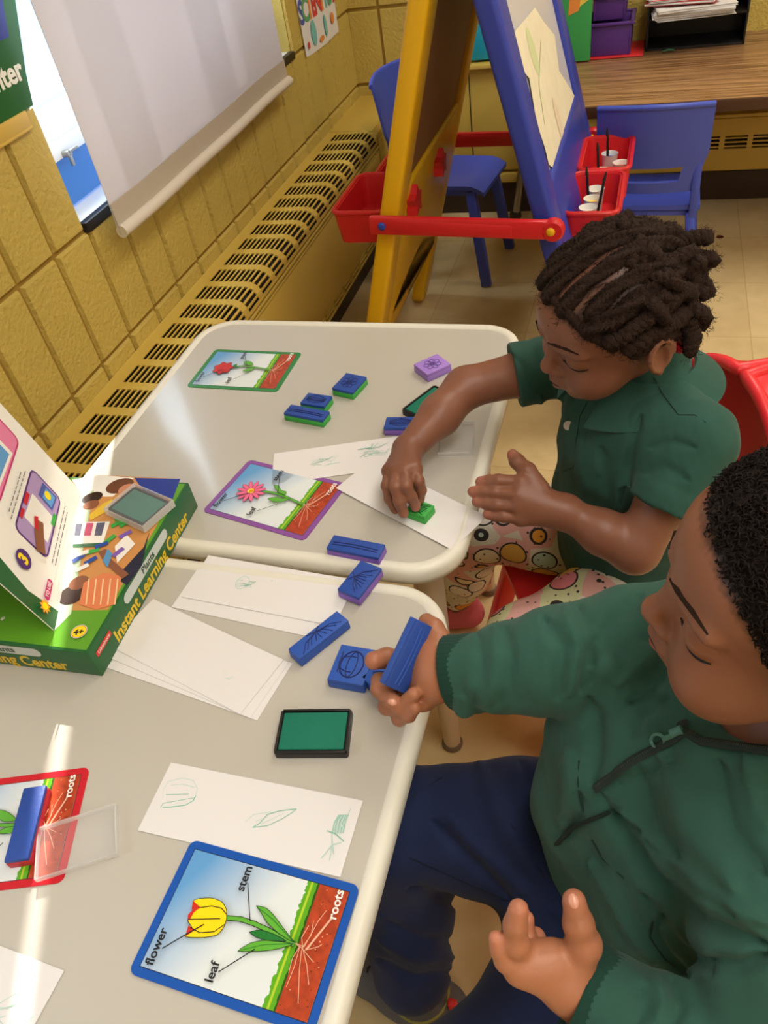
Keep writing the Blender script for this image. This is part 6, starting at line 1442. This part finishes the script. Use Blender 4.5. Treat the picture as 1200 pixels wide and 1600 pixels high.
def bfold(V, vn):
    x = (V - np.array([.93, -2.2, .45])); s1 = x @ np.array([.35, -.75, .45]); s2 = x @ np.array([.3, .3, .8])
    return creases(V, HF_) + .0015 * np.sin(s1 * 95 + 2.2 * np.sin(s2 * 18)) * np.clip(.5 + .6 * wob(V, 16, 2), 0, 1) + .0026 * wob(V, 30, 6) + .0008 * wob(V, 120, 7)
hd_, HoV, HoF = sdf_object('hoodie', fl, m_hood, boy, b0, disp=bfold)
bvhH = BVHTree.FromPolygons([Vector(v) for v in HoV], HoF.tolist())
m_zip = mat('dark_zip_tape', (26, 42, 38), .8); m_tooth = mat('dark_zip_teeth', (38, 50, 46), .45); m_zp = mat('green_zip_pull', (70, 118, 108), .35, metal=.2)
def zipper(px_pts, name):
    P = []
    for (a, b) in zip(px_pts, px_pts[1:]):
        for i in range(8): P.append((a[0] + (b[0] - a[0]) * i / 8, a[1] + (b[1] - a[1]) * i / 8))
    P.append(px_pts[-1]); q = px_hug(bvhH, P, .0010)
    q = [p for i, p in enumerate(q) if i == 0 or (p - q[i - 1]).length < .02]
    if len(q) < 4: return
    mb = MB(); mb.tube(q, .0052, m_zip, 8, flat=.35)
    for a, b in zip(q, q[1:]):
        n_ = max(1, int((b - a).length / .0016)); t_ = (b - a).normalized(); 
        for k in range(n_):
            c_ = a + (b - a) * k / n_; d = (Vector(CAM) - c_).normalized(); s_ = t_.cross(d).normalized() * .0017; mb.tube([c_ + d * .0014 - s_, c_ + d * .0020, c_ + d * .0014 + s_], .00055, m_tooth, 4)
    mb.build(name, boy, off=b0)
zipper([(1066, 1128), (1062, 1148), (1040, 1160), (985, 1190), (930, 1232)], 'front_zipper'); zipper([(872, 1318), (895, 1292), (950, 1270)], 'lower_zipper')
q = []
for i in range(4):
    for k in range(6): q.append(Vector(ring[i] * (1 - k / 6) + ring[i + 1] * k / 6) + Vector((-.003, 0, .0150)))
q = q[4:]
mb = MB(); mb.tube(q, .0036, m_zip, 8, flat=.7)
for a, b in zip(q, q[1:]):
    for k in range(5): c_ = a + (b - a) * k / 5; s_ = (b - a).normalized().cross(Vector((0, 0, 1))) * .0016; mb.tube([c_ - s_ + Vector((0, 0, .0030)), c_ + Vector((0, 0, .0038)), c_ + s_ + Vector((0, 0, .0030))], .0005, m_tooth, 4)
mb.build('collar_zipper', boy, off=b0)
q = px_hug(bvhH, [(1068, 1143), (1050, 1150), (1028, 1158)], .0035)
if len(q) == 3:
    mb = MB(); mb.tube([q[0], q[1]], [.0052, .0048], m_zp, 10, flat=.45); d = (Vector(CAM) - q[2]).normalized(); t_ = (q[2] - q[1]).normalized(); s_ = t_.cross(d).normalized()
    mb.tube([q[2] + (t_ * math.cos(a) * 1.3 + s_ * math.sin(a)) * .0050 for a in [2 * math.pi * i / 16 for i in range(17)]], .0014, m_zp, 6, caps=False); mb.tube([q[1], q[2] - t_ * .006], .0022, m_zp, 8); mb.build('zip_pull', boy, off=b0)
# seams and pocket
m_seam = mat('fleece_seam', (20, 46, 40), .9)
mb = MB()
for pts in ([(905, 1188), (903, 1225), (912, 1268)], [(925, 1312), (940, 1340), (975, 1372)], [(1020, 1440), (1016, 1465), (1040, 1500), (1075, 1524)]):
    q = px_hug(bvhH, pts, .0002)
    if len(q) > 1: mb = MB(); mb.tube(q, .0009, m_seam, 5); mb.build('seam', boy, off=b0)
# blue undershirt edge at the open neck
fl = Field((.90, -2.34, .56), (1.08, -2.13, .70), .0025); fl.ell(np.array([.975, -2.235, .628]), (.046, .064, .040), None, .01); fl.plane((.94, -2.24, .655), (-.4, 0, 1), (.9, -2.4, .5), (1.1, -2.1, .75))
sdf_object('undershirt', fl, mat('royal_blue_cotton', (36, 44, 150), .8), boy, b0)
# trousers
m_navy = cloth('navy_twill', (36, 46, 82), bs=1300, bump=.15, var=.08)
fl = Field((.58, -2.62, .07), (1.12, -2.06, .48), .003)
for h_, k_, a_ in ((bhR, bkR, baR), (bhL, bkL, baL)):
    fl.chain([h_, h_ * .5 + k_ * .5, k_, k_ * .55 + a_ * .45, a_ + [0, 0, .082]], [.080, .074, .062, .056, .050], .025)
    dv = k_ - h_; 
    for i in range(5): c_ = k_ + (a_ - k_) * (.25 + .14 * i); fl.chain([c_ + [-.03, -.042, 0], c_ + [0, -.052, .006], c_ + [.04, -.034, -.004]], [.004, .007, .004], .008)
fl.cap(bhR, bhL, .080, .080, .03); fl.cap((.90, -2.21, .355), (.895, -2.34, .355), .066, .070, .03)
def tfold(V, n_):
    return creases(V, [([(677, 1283), (740, 1350), (800, 1412)], -.005, 10), ([(700, 1275), (760, 1340), (830, 1400)], .004, 12), ([(815, 1190), (845, 1270), (872, 1345)], -.005, 10), ([(750, 1195), (790, 1290), (840, 1370)], .004, 16), ([(640, 1390), (690, 1405), (720, 1415)], -.006, 9), ([(600, 1440), (660, 1470), (715, 1470)], -.004, 9), ([(590, 1500), (650, 1530), (712, 1520)], -.005, 9), ([(595, 1470), (655, 1500), (714, 1495)], .004, 10), ([(860, 1420), (920, 1450), (960, 1510)], -.005, 12)]) + .0012 * np.sin((V @ np.array([.5, -.5, .9])) * 70 + 2 * np.sin(V @ np.array([20, 9, -8]))) * np.clip(.4 + .7 * wob(V, 14, 9), 0, 1) + .0018 * wob(V, 34, 3)
tr_, TV, TF = sdf_object('trousers', fl, m_navy, boy, b0, disp=tfold)
bvhT = BVHTree.FromPolygons([Vector(v) for v in TV], TF.tolist())
mb = MB()
for pts in ([(760, 1200), (800, 1290), (850, 1370)], [(840, 1170), (868, 1260), (895, 1330)], [(700, 1190), (690, 1215), (620, 1260)], [(640, 1340), (740, 1385), (800, 1410)]):
    q = px_hug(bvhT, pts, .0002)
    if len(q) > 1: mb = MB(); mb.tube(q, .0007, mat('navy_seam', (16, 22, 42), .9), 5); mb.build('trouser_seam', boy, off=b0)
# shoes and socks
m_shoe = mat('grey_shoe_mesh', (96, 98, 104), .8, bump=.4, bscale=300); m_sole = mat('dark_shoe_seam', (30, 30, 34), .7); m_collar = mat('olive_shoe_collar', (150, 150, 74), .7); m_tab = mat('red_shoe_tab', (220, 44, 40), .6); m_sock = mat('blue_sock', (30, 44, 130), .85, bump=.3, bscale=300)
for a_ in (baR, baL):
    fw_ = np.array([-.95, .15, 0.]) if a_ is baR else np.array([-1., 0, 0]); fw_ /= np.linalg.norm(fw_); sd_ = np.array([-fw_[1], fw_[0], 0])
    fl = Field(a_ + [-.17, -.08, -.09], a_ + [.09, .08, .03], .0025)
    z0_ = np.array([0, 0, .032 - a_[2]])
    fl.chain([a_ - fw_ * .030 + z0_, a_ + fw_ * .03 + z0_, a_ + fw_ * .115 + z0_ * 1.1], [.034, .033, .027], .02); fl.cap(a_ + z0_, a_ + [0, 0, -.012], .036, .038, .015); fl.cap(a_ + [0, 0, -.03], a_ + [0, 0, .05], .026, .028, .006, mode='sub')
    fl.plane((0, 0, .004), (0, 0, -1), a_ + [-.2, -.1, -.1], a_ + [.1, .1, .0])
    o, V, F_ = sdf_object('shoe', fl, m_shoe, boy, b0)
    mb = MB(); mb.tube([a_ + [0, 0, -.008] + (fw_ * math.cos(t_) + sd_ * math.sin(t_)) * .034 for t_ in [2 * math.pi * i / 20 for i in range(21)]], .0055, m_collar, 8, caps=False); mb.build('shoe_collar', o, off=b0 * 0 + b0)
    mb = MB(); mb.box(a_ - fw_ * .046 + [0, 0, -.006], (.012, .010, .026), m_tab, bev=.003); mb.build('heel_tab', o, off=b0)
    mb = MB(); mb.tube([a_ + fw_ * .05 + sd_ * -.03 + z0_, a_ + fw_ * .055 + z0_ + [0, 0, .033], a_ + fw_ * .05 + sd_ * .03 + z0_], .002, m_sole, 6); mb.tube([a_ + fw_ * .075 + sd_ * -.028 + z0_, a_ + fw_ * .08 + z0_ + [0, 0, .030], a_ + fw_ * .075 + sd_ * .028 + z0_], .0016, m_sole, 6); mb.build('shoe_seams', o, off=b0)
    mb = MB(); mb.tube([a_ + [0, 0, -.03], a_ + [0, 0, .055]], [.0285, .031], m_sock, 24); mb.build('sock', boy, off=b0)
# boy's chair
kid_chair('red plastic child chair mostly hidden under the boy', m_redp, (.985, -2.245, 0), math.radians(92), seat_h=.282, back_top=.56, bw=.28, round_top=True)

# the stamp he holds up
root = thing('rubber_stamp', 'long blue stamp with a stem drawing held up in the boy\'s right hand', 'stamp', (0, 0, 0), 0, 'foam rubber stamps')
a_, b_, c_, d_ = at(655.3, 964, .696), at(680, 987, .706), at(630.7, 1091, .700), at(606.7, 1066.7, .690)
ex = Vector((d_ - a_) + (c_ - b_)).normalized(); ey = Vector((b_ - a_) + (c_ - d_)); ey = (ey - ex * ey.dot(ex)).normalized(); ez = ex.cross(ey)
if ez.dot(Vector(CAM - a_)) < 0: ey = -ey; ez = -ez
M3 = Matrix((ex, ey, ez)).transposed(); ctr = Vector((a_ + b_ + c_ + d_) / 4)
lx = ((d_ - a_) + (c_ - b_)); lx = float(np.linalg.norm(lx) / 2); wy = float(np.linalg.norm((b_ - a_) + (c_ - d_)) / 2)
root.location = ctr - ez * .014; root.rotation_euler = M3.to_euler()
stamp_shape(root, lx, wy, .014, m_sblue2, m_sblue, m_sblue2, 'stem', 21)
